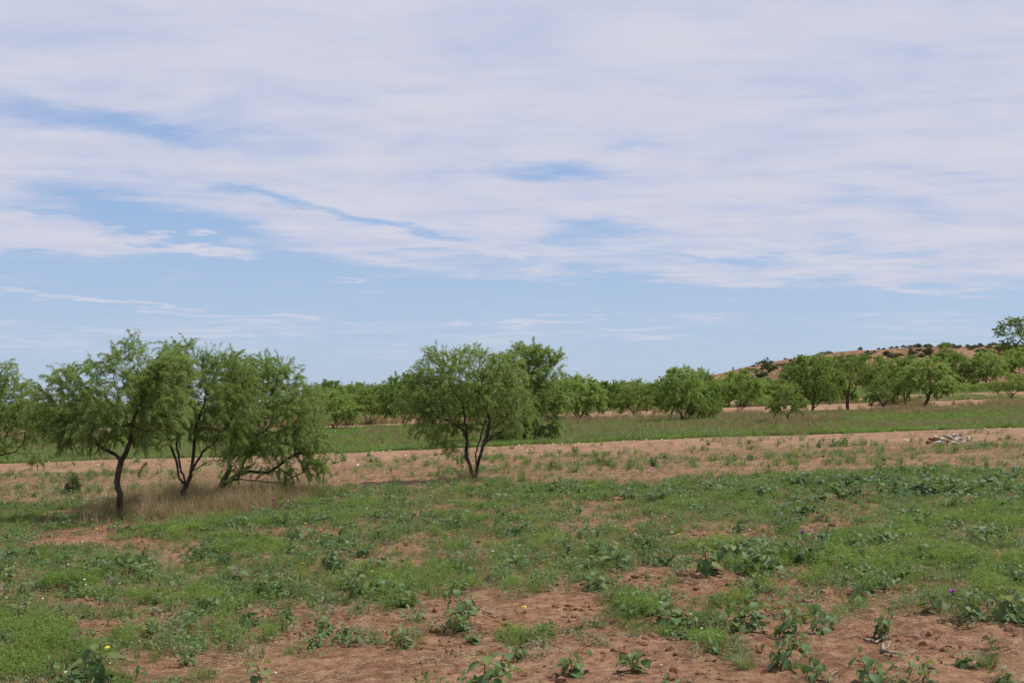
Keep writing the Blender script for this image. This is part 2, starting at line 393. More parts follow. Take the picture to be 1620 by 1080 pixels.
M_PINK = plain_mat('pink_thistle', (.42, .10, .34), (.60, .20, .50), 30)


# ------------------------------------------------------------------ the ground sheet
def axis(a, d, far):
    n = int(math.asinh(far / a) / (d / a)) + 1
    return a * np.sinh(np.arange(n) * (d / a))
ax = axis(5.5, .085, 900); xs = np.concatenate([-ax[::-1], ax[1:]])
fy = 11 + axis(6.0, .058, 1500); by = 11 - axis(6.0, .35, 140); ys = np.concatenate([by[::-1], fy[1:]])
GX, GY = np.meshgrid(xs, ys); GZ = ground(GX.ravel(), GY.ravel())
gx, gy = GX.ravel(), GY.ravel()
nx, ny = len(xs), len(ys)
idx = np.arange(nx * ny).reshape(ny, nx)
quads = np.stack([idx[:-1, :-1], idx[:-1, 1:], idx[1:, 1:], idx[1:, :-1]], -1).reshape(-1, 4)
cv = cover(gx, gy)
d50 = gy - berm_line(gx, 0); d109 = gy - berm_line(gx, 1)
bare_a = sstep(-7.5, -3.5, d50 + 3 * (fbm(gx * .25, gy * .5, 77, 3) - .5)) * (1 - sstep(.3, .9, d50)) + sstep(-19, -17, d109) * (1 - sstep(.4, 1.4, d109)) + .6 * sstep(9, 13, d109) * (1 - sstep(46, 56, d109))
hill_a = sstep(3, 9, np.interp(gx, RX, RZ)) * sstep(222, 250, gy)
dry_a = np.clip(drymask(gx, gy) + .5 * sstep(28, 34, gy) * (1 - sstep(40, 43, gy)) + .3 * sstep(.5, .62, fbm(gx * .8, gy * .8, 201, 3)), 0, 1)
me = mk_mesh('ground', np.stack([gx, gy, GZ], 1), quads, M_SOIL, {'bare': np.clip(bare_a, 0, 1), 'dry': dry_a, 'green': cv * (1 - hill_a), 'hill': hill_a}, smooth=True)
tag(mk_obj('ground', me), kind='structure')


# ------------------------------------------------------------------ geometry-nodes scatter (for what nobody could count)
def scatter(name, label, cat, X, Y, protos, scale, tilt=.12, zoff=0.0, flat=None):
    n = len(X)
    Z = ground(X, Y) + zoff
    me = bpy.data.meshes.new(name); me.vertices.add(n); me.vertices.foreach_set('co', np.stack([X, Y, Z], 1).astype(np.float32).ravel())
    rot = np.stack([rng.normal(0, tilt, n), rng.normal(0, tilt, n), rng.uniform(0, 6.283, n)], 1)
    s = np.stack([scale, scale, scale * rng.uniform(.8, 1.25, n)], 1)
    a = me.attributes.new('rot', 'FLOAT_VECTOR', 'POINT'); a.data.foreach_set('vector', rot.astype(np.float32).ravel())
    a = me.attributes.new('scl', 'FLOAT_VECTOR', 'POINT'); a.data.foreach_set('vector', s.astype(np.float32).ravel())
    a = me.attributes.new('pick', 'INT', 'POINT'); a.data.foreach_set('value', rng.integers(0, len(protos), n).astype(np.int32))
    o = mk_obj(name, me); tag(o, label, cat, kind='stuff')
    c = bpy.data.collections.new(name + '_source')
    for i, pm in enumerate(protos):
        c.objects.link(bpy.data.objects.new('%s_source_%02d' % (name, i), pm))
    g = bpy.data.node_groups.new(name, 'GeometryNodeTree')
    g.interface.new_socket('Geometry', in_out='INPUT', socket_type='NodeSocketGeometry'); g.interface.new_socket('Geometry', in_out='OUTPUT', socket_type='NodeSocketGeometry')
    N = g.nodes; L = g.links
    gi = N.new('NodeGroupInput'); go = N.new('NodeGroupOutput'); ins = N.new('GeometryNodeInstanceOnPoints'); ci = N.new('GeometryNodeCollectionInfo')
    ci.inputs['Collection'].default_value = c; ci.inputs['Separate Children'].default_value = True; ci.inputs['Reset Children'].default_value = True
    def na(nm, ty):
        q = N.new('GeometryNodeInputNamedAttribute'); q.data_type = ty; q.inputs['Name'].default_value = nm; return q.outputs['Attribute']
    e2r = N.new('FunctionNodeEulerToRotation')
    L.new(gi.outputs[0], ins.inputs['Points']); L.new(ci.outputs[0], ins.inputs['Instance']); ins.inputs['Pick Instance'].default_value = True
    L.new(na('pick', 'INT'), ins.inputs['Instance Index']); L.new(na('rot', 'FLOAT_VECTOR'), e2r.inputs[0]); L.new(e2r.outputs[0], ins.inputs['Rotation'])
    L.new(na('scl', 'FLOAT_VECTOR'), ins.inputs['Scale']); L.new(ins.outputs[0], go.inputs[0])
    md = o.modifiers.new('scatter', 'NODES'); md.node_group = g
    return o

def kites(P, D, L, W, droop=.25, v=None, side=None):
    """narrow leaves: base, two shoulders, tip"""
    n = len(P); D = unit(D)
    if side is None: side = unit(np.cross(D, unit(rng.normal(0, 1, (n, 3)))))
    L = np.broadcast_to(L, (n,))[:, None]; Wd = np.broadcast_to(W, (n,))[:, None]
    down = np.array([0, 0, -1.0])
    m = P + D * L * .45
    t = P + D * L + down * L * droop
    V = np.stack([P, m + side * Wd * .5, t, m - side * Wd * .5], 1).reshape(-1, 3)
    Q = np.arange(n * 4).reshape(n, 4)
    v = rng.uniform(0, 1, n) if v is None else v
    return V, Q, np.repeat(v, 4)

def sph(n, up=(-.2, 1)):
    a = rng.uniform(0, 6.283, n); z = rng.uniform(up[0], up[1], n); r = np.sqrt(np.maximum(0, 1 - z * z))
    return np.stack([r * np.cos(a), r * np.sin(a), z], 1)

def feathery_weed(r, h, n, L=.035, W=.006, m=M_FEATH, nm='weed_tuft'):
    stems = 16
    a = rng.uniform(0, 6.283, stems); rr = r * np.sqrt(rng.uniform(0, 1, stems)); hh = h * rng.uniform(.6, 1.05, stems) * (1 - .35 * rr / r)
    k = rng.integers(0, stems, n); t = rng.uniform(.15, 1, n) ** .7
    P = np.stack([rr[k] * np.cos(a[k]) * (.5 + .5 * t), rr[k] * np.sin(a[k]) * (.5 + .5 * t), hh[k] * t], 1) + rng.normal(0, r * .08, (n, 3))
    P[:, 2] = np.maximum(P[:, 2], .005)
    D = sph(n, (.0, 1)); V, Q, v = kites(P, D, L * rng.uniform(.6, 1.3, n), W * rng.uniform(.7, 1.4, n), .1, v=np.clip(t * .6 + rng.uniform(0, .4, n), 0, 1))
    return mk_mesh(nm, V, Q, m, {'v': v})

def grass_tuft(r, h, n, W=.005, m=M_GRASS, lean=.5, nm='grass_tuft'):
    a = rng.uniform(0, 6.283, n); rr = r * np.sqrt(rng.uniform(0, 1, n)) * .5
    P = np.stack([rr * np.cos(a), rr * np.sin(a), np.zeros(n)], 1)
    out = np.stack([np.cos(a + rng.normal(0, .5, n)), np.sin(a + rng.normal(0, .5, n)), np.zeros(n)], 1)
    H = h * rng.uniform(.5, 1.1, n); ln = lean * rng.uniform(.1, 1, n)
    side = unit(np.cross(out, np.array([0, 0, 1.0]))) * (W / 2)
    M1 = P + np.array([0, 0, 1.0]) * (H * .55)[:, None] + out * (H * ln * .3)[:, None]
    T = P + np.array([0, 0, 1.0]) * (H * (1 - .3 * ln))[:, None] + out * (H * ln)[:, None]
    V = np.stack([P - side, P + side, M1 + side * .8, M1 - side * .8, T], 1).reshape(-1, 3)
    i = np.arange(n)[:, None] * 5
    v = np.repeat(rng.uniform(0, 1, n), 5)
    return mk_mesh(nm, V, [i + np.array([[0, 1, 2, 3]]), i + np.array([[3, 2, 4]])], m, {'v': v})

def small_broad(r, h, n, L=.05, W=.03, m=M_DULL, nm='small_weed'):
    a = rng.uniform(0, 6.283, n); rr = r * np.sqrt(rng.uniform(0, 1, n))
    P = np.stack([rr * np.cos(a), rr * np.sin(a), h * rng.uniform(.2, 1, n) * (1 - .4 * rr / r)], 1)
    D = np.stack([np.cos(a), np.sin(a), rng.uniform(-.4, .7, n)], 1) + rng.normal(0, .4, (n, 3))
    side = unit(np.cross(unit(D), np.array([0, 0, 1.0])) + rng.normal(0, .25, (n, 3)))
    V, Q, v = kites(P, D, L * rng.uniform(.6, 1.2, n), W * rng.uniform(.7, 1.2, n), .25, side=side)
    # a few stems under the leaves
    s = 5; a = rng.uniform(0, 6.283, s); D2 = np.stack([np.cos(a) * .5, np.sin(a) * .5, np.ones(s)], 1)
    V2, Q2, v2 = kites(np.zeros((s, 3)), D2, h * .9, .006, .0)
    return mk_mesh(nm, np.concatenate([V, V2]), np.concatenate([Q, Q2 + len(V)]), m, {'v': np.concatenate([v, v2 * .2])})

def pebble(nm, m, seed, flat=.6):
    r2 = np.random.default_rng(seed)
    import bmesh
    bm = bmesh.new(); bmesh.ops.create_icosphere(bm, subdivisions=1, radius=1)
    for vv in bm.verts: vv.co = vv.co * (1 + r2.normal(0, .16)); vv.co.z *= flat
    me = bpy.data.meshes.new(nm); bm.to_mesh(me); bm.free(); me.materials.append(m); return me

def rand_in(y0, y1, dens_per_m2, umax=.5):
    area = umax * (y1 * y1 - y0 * y0); n = int(area * dens_per_m2)
    Y = np.sqrt(rng.uniform(y0 * y0, y1 * y1, n)); X = Y * rng.uniform(-umax, umax, n)
    return X, Y
def keep(X, Y, p):
    k = rng.uniform(0, 1, len(X)) < p; return X[k], Y[k]

# near weeds
lush_noise = lambda X, Y: sstep(.42, .6, fbm(X * .5 + 5, Y * .5, 121, 3))
X, Y = rand_in(6.5, 33, 85); c = cover(X, Y); lu = np.clip(lush_noise(X, Y) * .75 + patches(LUSH, X, Y) * .6, 0, 1)
X1, Y1 = keep(X, Y, sstep(.45, .8, c) * (.14 + .86 * lu) * (.4 + .6 * sstep(.42, .56, fbm(X * 1.6, Y * 1.4, 123, 3))))
fe = [feathery_weed(.11, .17, 150, .030, .0065) for _ in range(5)]
scatter('feathery_weeds', 'bright green feathery weeds spreading in low mounds over the red soil', 'weeds', X1, Y1, fe, rng.uniform(.6, 1.0, len(X1)) * (.55 + .95 * sstep(.46, .66, fbm(X1 * 1.6, Y1 * 1.4, 123, 3))))
X, Y = rand_in(6.5, 33, 62); c = cover(X, Y); lu = lush_noise(X, Y)
X1, Y1 = keep(X, Y, sstep(.25, .85, c) * (1 - .4 * lu) * (.5 + .5 * sstep(.4, .58, fbm(X * 2.1, Y * 1.8, 125, 3))))
du = [feathery_weed(.09, .11, 70, .026, .006, M_DULL) for _ in range(3)] + [grass_tuft(.10, .16, 26, .005) for _ in range(2)] + [small_broad(.09, .10, 24, .035, .018, M_DULL) for _ in range(2)]
scatter('mixed_low_weeds', 'dull green low weeds and grass between the mounds', 'weeds', X1, Y1, du, rng.uniform(.6, 1.4, len(X1)))
X, Y = rand_in(6.5, 33, 16); c = cover(X, Y); X1, Y1 = keep(X, Y, sstep(.1, .5, c) * .8)
sb = [small_broad(.12, .17, 30, .07, .04, M_BROAD) for _ in range(3)] + [small_broad(.10, .15, 34, .05, .022, M_GREY) for _ in range(2)]
scatter('small_leafy_weeds', 'scattered small leafy weeds a hand high', 'weeds', X1, Y1, sb, rng.uniform(.5, 1.15, len(X1)))
# dead stalk litter
X, Y = rand_in(6.5, 48, 20); bn = fbm(X * .9, Y * .9, 131, 3); X1, Y1 = keep(X, Y, sstep(.48, .66, bn) * .8 + .06)
def litter(n, s=.12):
    P = np.stack([rng.normal(0, s, n), rng.normal(0, s, n), rng.uniform(.004, .02, n)], 1)
    D = np.stack([rng.normal(0, 1, n), rng.normal(0, 1, n), rng.uniform(-.02, .22, n)], 1)
    V, Q, v = kites(P, D, rng.uniform(.05, .16, n), .005, .0); return mk_mesh('litter', V, Q, M_STRAW, {'v': v})
scatter('dead_stalk_litter', 'pale dead stalks lying in mats on the red soil', 'litter', X1, Y1, [litter(34) for _ in range(4)], rng.uniform(.6, 1.3, len(X1)), .03)
X, Y = rand_in(6.5, 30, 22); X1, Y1 = keep(X, Y, sstep(.2, .5, cover(X, Y)) * sstep(.42, .6, fbm(X * 1.1, Y * 1.1, 181, 3)))
scatter('dead_standing_stalks', 'thin dry brown stalks standing among the green weeds', 'dry grass', X1, Y1, [grass_tuft(.12, .17, 16, .0045, M_TALL, 1.2) for _ in range(3)], rng.uniform(.5, 1.2, len(X1)))
# clods and pebbles
X, Y = rand_in(6.5, 26, 60); c = cover(X, Y); X1, Y1 = keep(X, Y, .95 * (1 - sstep(.3, .8, c)) * sstep(.40, .58, fbm(X * .8, Y * .8, 141, 3)) + .06)
scatter('soil_clods', 'crumbly clods of red soil on the bare ground', 'soil', X1, Y1, [pebble('clod', M_CLOD, i, .65) for i in range(5)], .010 + .050 * rng.uniform(0, 1, len(X1)) ** 3, .6)
X, Y = rand_in(30, 60, 16); dd = Y - berm_line(X, 0); X1, Y1 = keep(X, Y, .9 * sstep(-10, -6, dd) * (1 - sstep(.6, 1.0, dd)) * (.15 + .85 * sstep(-3, -.3, dd)) + .01)
XX, YY = rand_in(84, 112, 4); dd = YY - berm_line(XX, 1); XX, YY = keep(XX, YY, .9 * sstep(-20, -16, dd) * (1 - sstep(.6, 1, dd)))
X1 = np.concatenate([X1, XX]); Y1 = np.concatenate([Y1, YY])
scatter('berm_gravel', 'pale pebbles strewn along the bare terrace banks', 'gravel', X1, Y1, [pebble('gravel', M_PEB, 20 + i, .6) for i in range(4)], (.010 + .05 * rng.uniform(0, 1, len(X1)) ** 9) * (1 + (Y1 > 80) * .5), .5)

# the thin weedy belt between the foreground and the first bank
X, Y = rand_in(28, 50.5, 15); c = cover(X, Y); X1, Y1 = keep(X, Y, .9 * sstep(.12, .7, c) + .03)
mw = [feathery_weed(.16, .16, 80, .05, .011, M_DULL) for _ in range(2)] + [grass_tuft(.18, .26, 40, .009) for _ in range(2)] + [small_broad(.16, .2, 36, .07, .034, M_GREY)] + [small_broad(.16, .22, 36, .08, .042, M_BROAD)]
scatter('belt_weeds', 'thin grass and weeds on the brown belt before the first bank', 'weeds', X1, Y1, mw, rng.uniform(.5, 1.3, len(X1)))
X, Y = rand_in(26, 43, 11); X1, Y1 = keep(X, Y, (.75 * sstep(28, 33, Y) * sstep(.4, .62, fbm(X * .2, Y * .7, 151, 3)) + .03) * (1 - sstep(-9, -6, Y - berm_line(X, 0))))
scatter('short_dry_grass', 'short straw-coloured grass on the brown belt', 'dry grass', X1, Y1, [grass_tuft(.2, .16, 36, .007, M_STRAW, .9) for _ in range(3)], rng.uniform(.5, 1.1, len(X1)))

# green field between first and second bank, streaked with rusty seed heads
X, Y = rand_in(49.5, 93, 15); c = cover(X, Y); rs = sstep(.44, .58, fbm(X * .09, Y * .24, 161, 4))
X1, Y1 = keep(X, Y, sstep(.25, .6, c) * (1 - .55 * rs))
fg_ = [grass_tuft(.32, .26, 60, .016, M_GRASS, .6) for _ in range(3)] + [feathery_weed(.3, .24, 110, .08, .02, M_FEATH) for _ in range(2)]
scatter('field_grass', 'green grass and weeds filling the field behind the first bank', 'grass', X1, Y1, fg_, rng.uniform(.6, 1.25, len(X1)))
X1, Y1 = keep(X, Y, sstep(.25, .6, c) * rs * .55)
scatter('rusty_seed_grass', 'rust-coloured seeding grass streaking the green field', 'dry grass', X1, Y1, [grass_tuft(.3, .34, 40, .013, M_RUST, .5) for _ in range(3)], rng.uniform(.6, 1.2, len(X1)))
X, Y = rand_in(48.5, 90, 1.6); X1, Y1 = keep(X, Y, sstep(.45, .6, fbm(X * .22, Y * .3, 191, 3)) * (.35 + .65 * (Y > 51)))
scatter('field_weed_clumps', 'darker weed clumps standing in the green field and along the bank', 'weeds', X1, Y1, [small_broad(.3, .38, 60, .09, .04, M_GREY), small_broad(.3, .42, 60, .09, .045, M_BROAD), feathery_weed(.3, .45, 140, .09, .02, M_DULL)], rng.uniform(.5, 1.15, len(X1)))
X, Y = rand_in(109, 235, 2.6); c = cover(X, Y); X1, Y1 = keep(X, Y, sstep(.3, .6, c))
scatter('far_field_grass', 'grass and low brush beyond the second bank', 'grass', X1, Y1, [grass_tuft(.6, .34, 50, .035, M_GRASS, .7) for _ in range(2)] + [feathery_weed(.6, .4, 90, .12, .04, M_DULL) for _ in range(2)], rng.uniform(.6, 1.5, len(X1)))
# tall dry grass round the trunks
X, Y = rand_in(20, 36, 60, .44); X1, Y1 = keep(X, Y, np.clip(drymask(X, Y), 0, 1) ** 1.6 * (.2 + .6 * sstep(.38, .58, fbm(X * 1.5, Y * 1.2, 155, 3))))
scatter('tall_dry_grass', 'tall pinkish dry grass round the trunks of the left trees', 'dry grass', X1, Y1, [grass_tuft(.2, .56, 30, .006, M_TALL, .9) for _ in range(4)] + [grass_tuft(.16, .4, 20, .006, M_STRAW, 1.3)], rng.uniform(.4, 1.1, len(X1)) * (.55 + .45 * np.clip(drymask(X1, Y1), 0, 1)))
X, Y = rand_in(60, 118, 9, .44); X1, Y1 = keep(X, Y, np.clip(sstep(.3, .9, drymask(X, Y)) * .8 + .5 * sstep(.50, .66, fbm(X * .08, Y * .25, 211, 3)) * (Y > 84), 0, 1))
scatter('far_dry_grass', 'brown dry grass round the far trees', 'dry grass', X1, Y1, [grass_tuft(.4, .55, 50, .014, M_TALL, .5) for _ in range(2)] + [grass_tuft(.4, .5, 50, .014, M_RUST, .5)], rng.uniform(.6, 1.2, len(X1)))

# tiny flowers
def flower(m, r, h):
    n = 5; a = np.arange(n) * 6.283 / n; P = np.tile([[0, 0, h]], (n, 1)); D = np.stack([np.cos(a), np.sin(a), .35 * np.ones(n)], 1)
    V, Q, v = kites(P, D, r, r * .8, 0); return mk_mesh('flower', V, Q, m, {'v': v})
X, Y = rand_in(8, 30, 2.0); X1, Y1 = keep(X, Y, sstep(.3, .7, cover(X, Y)) * sstep(.42, .6, fbm(X * .4, Y * .4, 171, 2)) + .05)
scatter('white_wildflowers', 'tiny white wildflowers dotted through the weeds', 'wildflowers', X1, Y1, [flower(M_WHITE, .017, .15), flower(M_WHITE, .012, .10)], rng.uniform(.7, 1.3, len(X1)))
X, Y = rand_in(8, 30, .03)
scatter('yellow_wildflowers', 'a few small yellow flowers among the weeds', 'wildflowers', X, Y, [flower(M_YELL, .02, .15)], rng.uniform(.8, 1.5, len(X)))


# ------------------------------------------------------------------ trees
def colonize(A, nodes, parents, D=.12, di=1.4, dk=.2, iters=70, trop=(0, 0, .05), grow=None):
    P = list(map(np.asarray, nodes)); par = list(parents)
    A = np.array(A); pos = np.array(P)
    can = np.ones(len(P), bool) if grow is None else np.array(grow, bool)
    dm = np.linalg.norm(A[:, None] - pos[None], axis=2); dm[:, ~can] = 1e9
    near = dm.argmin(1); dist = dm.min(1)
    trop = np.array(trop)
    for it in range(iters):
        act = dist < di
        if not act.any():
            di *= 1.5; act = dist < di
            if not act.any() or di > 8: break
        vec = unit(A[act] - pos[near[act]]); acc = np.zeros_like(pos); np.add.at(acc, near[act], vec)
        ids = np.unique(near[act])
        d = unit(unit(acc[ids]) + trop + rng.normal(0, .12, (len(ids), 3)))
        new = pos[ids] + d * D
        # avoid stacking nodes in the same place
        k = np.linalg.norm(new[:, None] - pos[None], axis=2).min(1) > D * .45
        new, ids = new[k], ids[k]
        if len(new) == 0: break
        n0 = len(pos); pos = np.concatenate([pos, new]); par += list(ids)
        dn = np.linalg.norm(A[:, None] - new[None], axis=2); j = dn.argmin(1); dj = dn.min(1); b = dj < dist
        near[b] = n0 + j[b]; dist[b] = dj[b]
        kp = dist > dk; A, near, dist = A[kp], near[kp], dist[kp]
        if len(A) == 0: break
    return pos, np.array(par)

def radii(pos, par, tip=.0035, trunk=.07, e=2.3):
    n = len(pos); acc = np.zeros(n); ch = np.bincount(par[par >= 0], minlength=n)
    acc[ch == 0] = tip ** e
    for i in range(n - 1, -1, -1):
        if par[i] >= 0: acc[par[i]] += acc[i]
    r = acc ** (1 / e)
    rm = r[par < 0].max()
    g = math.log(trunk / tip) / max(math.log(rm / tip), 1e-6)
    return tip * (r / tip) ** g, ch

def tubes(pos, par, r, sides=6):
    n = len(pos); d = np.zeros((n, 3)); has = par >= 0
    d[has] = unit(pos[has] - pos[par[has]])
    first = {}
    for i in np.nonzero(has)[0]:
        p = par[i]
        if p not in first or r[i] > r[first[p]]: first[p] = i
    for p, i in first.items():
        d[p] = d[i] if par[p] < 0 else unit(d[p] + d[i])
    ref = np.tile([0.31, .95, .05], (n, 1)); u = unit(np.cross(d, ref)); v = np.cross(d, u)
    a = np.arange(sides) * 6.283185 / sides
    ring = (u[:, None] * np.cos(a)[None, :, None] + v[:, None] * np.sin(a)[None, :, None])
    V = pos[:, None] + ring * r[:, None, None]
    Vs = [V.reshape(-1, 3)]; off = n * sides; Q = []
    main = np.zeros(n, bool)
    for p, i in first.items(): main[i] = True
    k = np.arange(sides); k2 = (k + 1) % sides
    im = np.nonzero(main)[0]; ip = par[im]
    Q.append(np.stack([ip[:, None] * sides + k, ip[:, None] * sides + k2, im[:, None] * sides + k2, im[:, None] * sides + k], -1).reshape(-1, 4))
    ib = np.nonzero(has & ~main)[0]
    if len(ib):
        rb = ring[ib] * np.minimum(r[ib] * 1.25, r[par[ib]])[:, None, None] + pos[par[ib]][:, None]
        Vs.append(rb.reshape(-1, 3)); j = off + np.arange(len(ib)) * sides
        Q.append(np.stack([j[:, None] + k, j[:, None] + k2, ib[:, None] * sides + k2, ib[:, None] * sides + k], -1).reshape(-1, 4))
    return np.concatenate(Vs), np.concatenate(Q)

def tree_meshes(blobs, stems, nattr, nleaf, trunk_r, L=.076, Wd=.0086, D=.12, leafm=M_MESQ, bark=M_BARK, twigs=2, droop=.12, sides=6, dead=(), dk=.17, tip=.0035, vofs=0.0):
    """blobs: (x,y,z, rx,ry,rz[,weight]); stems: polylines of points from the base up (first entry may be the index of a stem it leaves)"""
    nodes, par, grow = [], [], []
    for st in stems:
        pts = [np.array(p, float) for p in st['p']]; prev = -1
        if 'from' in st:
            base = pts[0]; dd = [np.linalg.norm(q - base) for q in nodes]; prev = int(np.argmin(dd)); pts = [nodes[prev]] + pts[1:]
        for i in range(len(pts) - 1):
            m_ = max(1, int(np.linalg.norm(pts[i + 1] - pts[i]) / (D * .9)))
            for q in range(m_ + (1 if i == len(pts) - 2 else 0)):
                if i == 0 and q == 0 and 'from' in st: continue
                t = q / m_; c = pts[i] * (1 - t) + pts[i + 1] * t
                if not (i == 0 and q == 0): c = c + rng.normal(0, D * .10, 3)
                nodes.append(c); par.append(prev); prev = len(nodes) - 1
                grow.append((not st.get('dead')) and (i + t) / (len(pts) - 1) > .45)
    A = []
    wsum = sum((b[6] if len(b) > 6 else 1) * b[3] * b[4] * b[5] for b in blobs)
    for b in blobs:
        k = int(nattr * (b[6] if len(b) > 6 else 1) * b[3] * b[4] * b[5] / wsum) + 3
        q = unit(rng.normal(0, 1, (k, 3))) * (rng.uniform(.12, 1, (k, 1)) ** .42)
        A.append(np.array(b[:3]) + q * np.array(b[3:6]))
    A = np.concatenate(A)
    pos, par = colonize(A, nodes, par, D=D, dk=dk, grow=grow)
    n0 = len(pos)
    # twigs
    ch = np.bincount(par[par >= 0], minlength=n0)
    deadset = np.zeros(n0, bool)
    cnt = 0
    for st in stems: pass
    cen = A.mean(0)
    tips = [i for i in range(n0) if ch[i] == 0 and pos[i][2] > 0]
    r_, _ = radii(pos, par, tip, trunk_r)
    thin = [i for i in range(n0) if r_[i] < .013 and i >= len(nodes)]
    newp, newpar = [], []
    src = tips + [i for i in thin for _ in range(twigs) if rng.uniform() < .5]
    for i in src:
        if i < len(nodes): 
            if not grow[i]: continue
        o = unit(pos[i] - cen + np.array([0, 0, .3])); d = unit(o * .7 + rng.normal(0, .55, 3) + np.array([0, 0, .25])); p = pos[i].copy(); pr = i
        for s in range(4):
            d = unit(d + np.array([0, 0, -.13]) * (s + .2) + rng.normal(0, .12, 3)); p = p + d * D * rng.uniform(.55, .9); newp.append(p); newpar.append(pr); pr = n0 + len(newp) - 1
    pos = np.concatenate([pos, np.array(newp)]); par = np.concatenate([par, newpar])
    r, ch = radii(pos, par, tip * .6, trunk_r)
    TV, TQ = tubes(pos, par, r, sides)
    # leaves on the thin wood
    ok = np.nonzero((r < .010 if tip < .006 else r < .02) & (par >= 0) & (np.arange(len(pos)) >= len(nodes)))[0]
    wgt = np.where(ok >= n0, 1.6, .7); wgt = wgt / wgt.sum()
    q_ = pos[ok] / (D * 3.2); cn = vnoise(q_[:, 0] + .7 * q_[:, 1], q_[:, 2] + .5 * q_[:, 1], 7) * .6 + vnoise(q_[:, 1] * 1.3 - q_[:, 0] * .4 + 9, q_[:, 2] * 1.2, 8) * .4
    wgt = wgt * (.30 + 1.4 * sstep(.34, .62, cn)); wgt = wgt / wgt.sum()
    e = rng.choice(ok, nleaf, p=wgt); t = rng.uniform(0, 1, nleaf)[:, None]
    LP = pos[e] * t + pos[par[e]] * (1 - t)
    ax_ = unit(pos[e] - pos[par[e]])
    dirn = unit(unit(rng.normal(0, 1, (nleaf, 3))) * .9 + ax_ * .5 + unit(LP - cen) * .35 + np.array([0, 0, -droop]))
    cl = _h(e, e * 0 + 3, 5)                                       # a shade of green for each twig
    v = np.clip(.6 * cl + .5 * rng.uniform(0, 1, nleaf) + vofs - .05, 0, 1)
    LV, LQ, lv = kites(LP, dirn, L * rng.uniform(.55, 1.25, nleaf), Wd * rng.uniform(.7, 1.3, nleaf), .3, v=v)
    return mk_mesh('trunk', TV, TQ, bark, smooth=True), mk_mesh('crown', LV, LQ, leafm, {'v': lv})

def plant_tree(meshes, loc, label, name='mesquite_tree', cat='tree', group=None, rot=0, s=1.0, s3=None):
    root = bpy.data.objects.new(name, None); COL.objects.link(root); root.empty_display_size = .3
    root.location = loc; root.rotation_euler = (0, 0, rot); root.scale = s3 or (s, s, s)
    tag(root, label, cat, group)
    mk_obj('trunk', meshes[0], root); tag(mk_obj('crown', meshes[1], root), kind='stuff')
    return root

def hero(px, row, blobs, stems, **kw):
    """blobs and stems given as seen in the photograph round the trunk's base: (px, row, depth m, rx px, ry m, rz px)"""
    x, y, z = at(px, row); k = y / F
    B = [((b[0] - px) * k, b[2], (row - b[1]) * k, b[3] * k, b[4], b[5] * k) + tuple(b[6:]) for b in blobs]
    S = []
    for st in stems:
        d = dict(st); d['p'] = [((q[0] - px) * k, q[2] if len(q) > 2 else 0, (row - q[1]) * k) for q in st['p']]; S.append(d)
    S[0]['p'][0] = (S[0]['p'][0][0], 0, -.08)
    return tree_meshes(B, S, **kw), (x, y, z - .02)

# --- left tree of the big clump
m_, l_ = hero(190, 822,
    [(212, 585, .1, 52, .75, 34), (262, 592, .0, 40, .7, 38), (140, 602, -.2, 42, .6, 30), (98, 632, -.1, 34, .6, 38), (128, 650, .2, 52, .7, 38), (195, 640, -.45, 58, .5, 34), (248, 640, -.1, 46, .7, 46), (165, 670, -.5, 40, .4, 26), (236, 682, -.3, 26, .35, 22, .8), (92, 672, .1, 34, .5, 28, 1), (150, 668, .3, 40, .5, 28, .7), (70, 650, .0, 22, .4, 30, .7), (208, 556, .1, 24, .4, 14), (120, 692, .2, 34, .4, 18, .7), (210, 690, .3, 30, .4, 16, .5), (75, 690, .1, 16, .3, 12, .5)],
    [dict(p=[(190, 822), (189, 790), (185, 760), (190, 728)]), dict(p=[(190, 728), (176, 712, -.1), (160, 700, -.2), (140, 684, -.3), (112, 675, -.3)], **{'from': 1}),
     dict(p=[(190, 728), (200, 712, .0), (203, 695, .05), (192, 672, .0), (196, 650, 0)], **{'from': 1}), dict(p=[(192, 672), (215, 660, .2), (232, 640, .2)], **{'from': 1}), dict(p=[(203, 695), (215, 670, -.3), (222, 650, -.4)], **{'from': 1}),
     dict(p=[(186, 758), (182, 740, -.15), (172, 728, -.2)], dead=1, **{'from': 1}), dict(p=[(189, 800), (180, 786, -.2), (165, 782, -.3), (148, 783, -.35), (128, 780, -.35)], dead=1, **{'from': 1}), dict(p=[(160, 782, -.3), (150, 792, -.3), (134, 798, -.3)], dead=1, **{'from': 1})],
    nattr=3300, nleaf=118000, trunk_r=.066)
plant_tree(m_, l_, 'leftmost tree of the big left clump, single dark trunk forked at knee height')
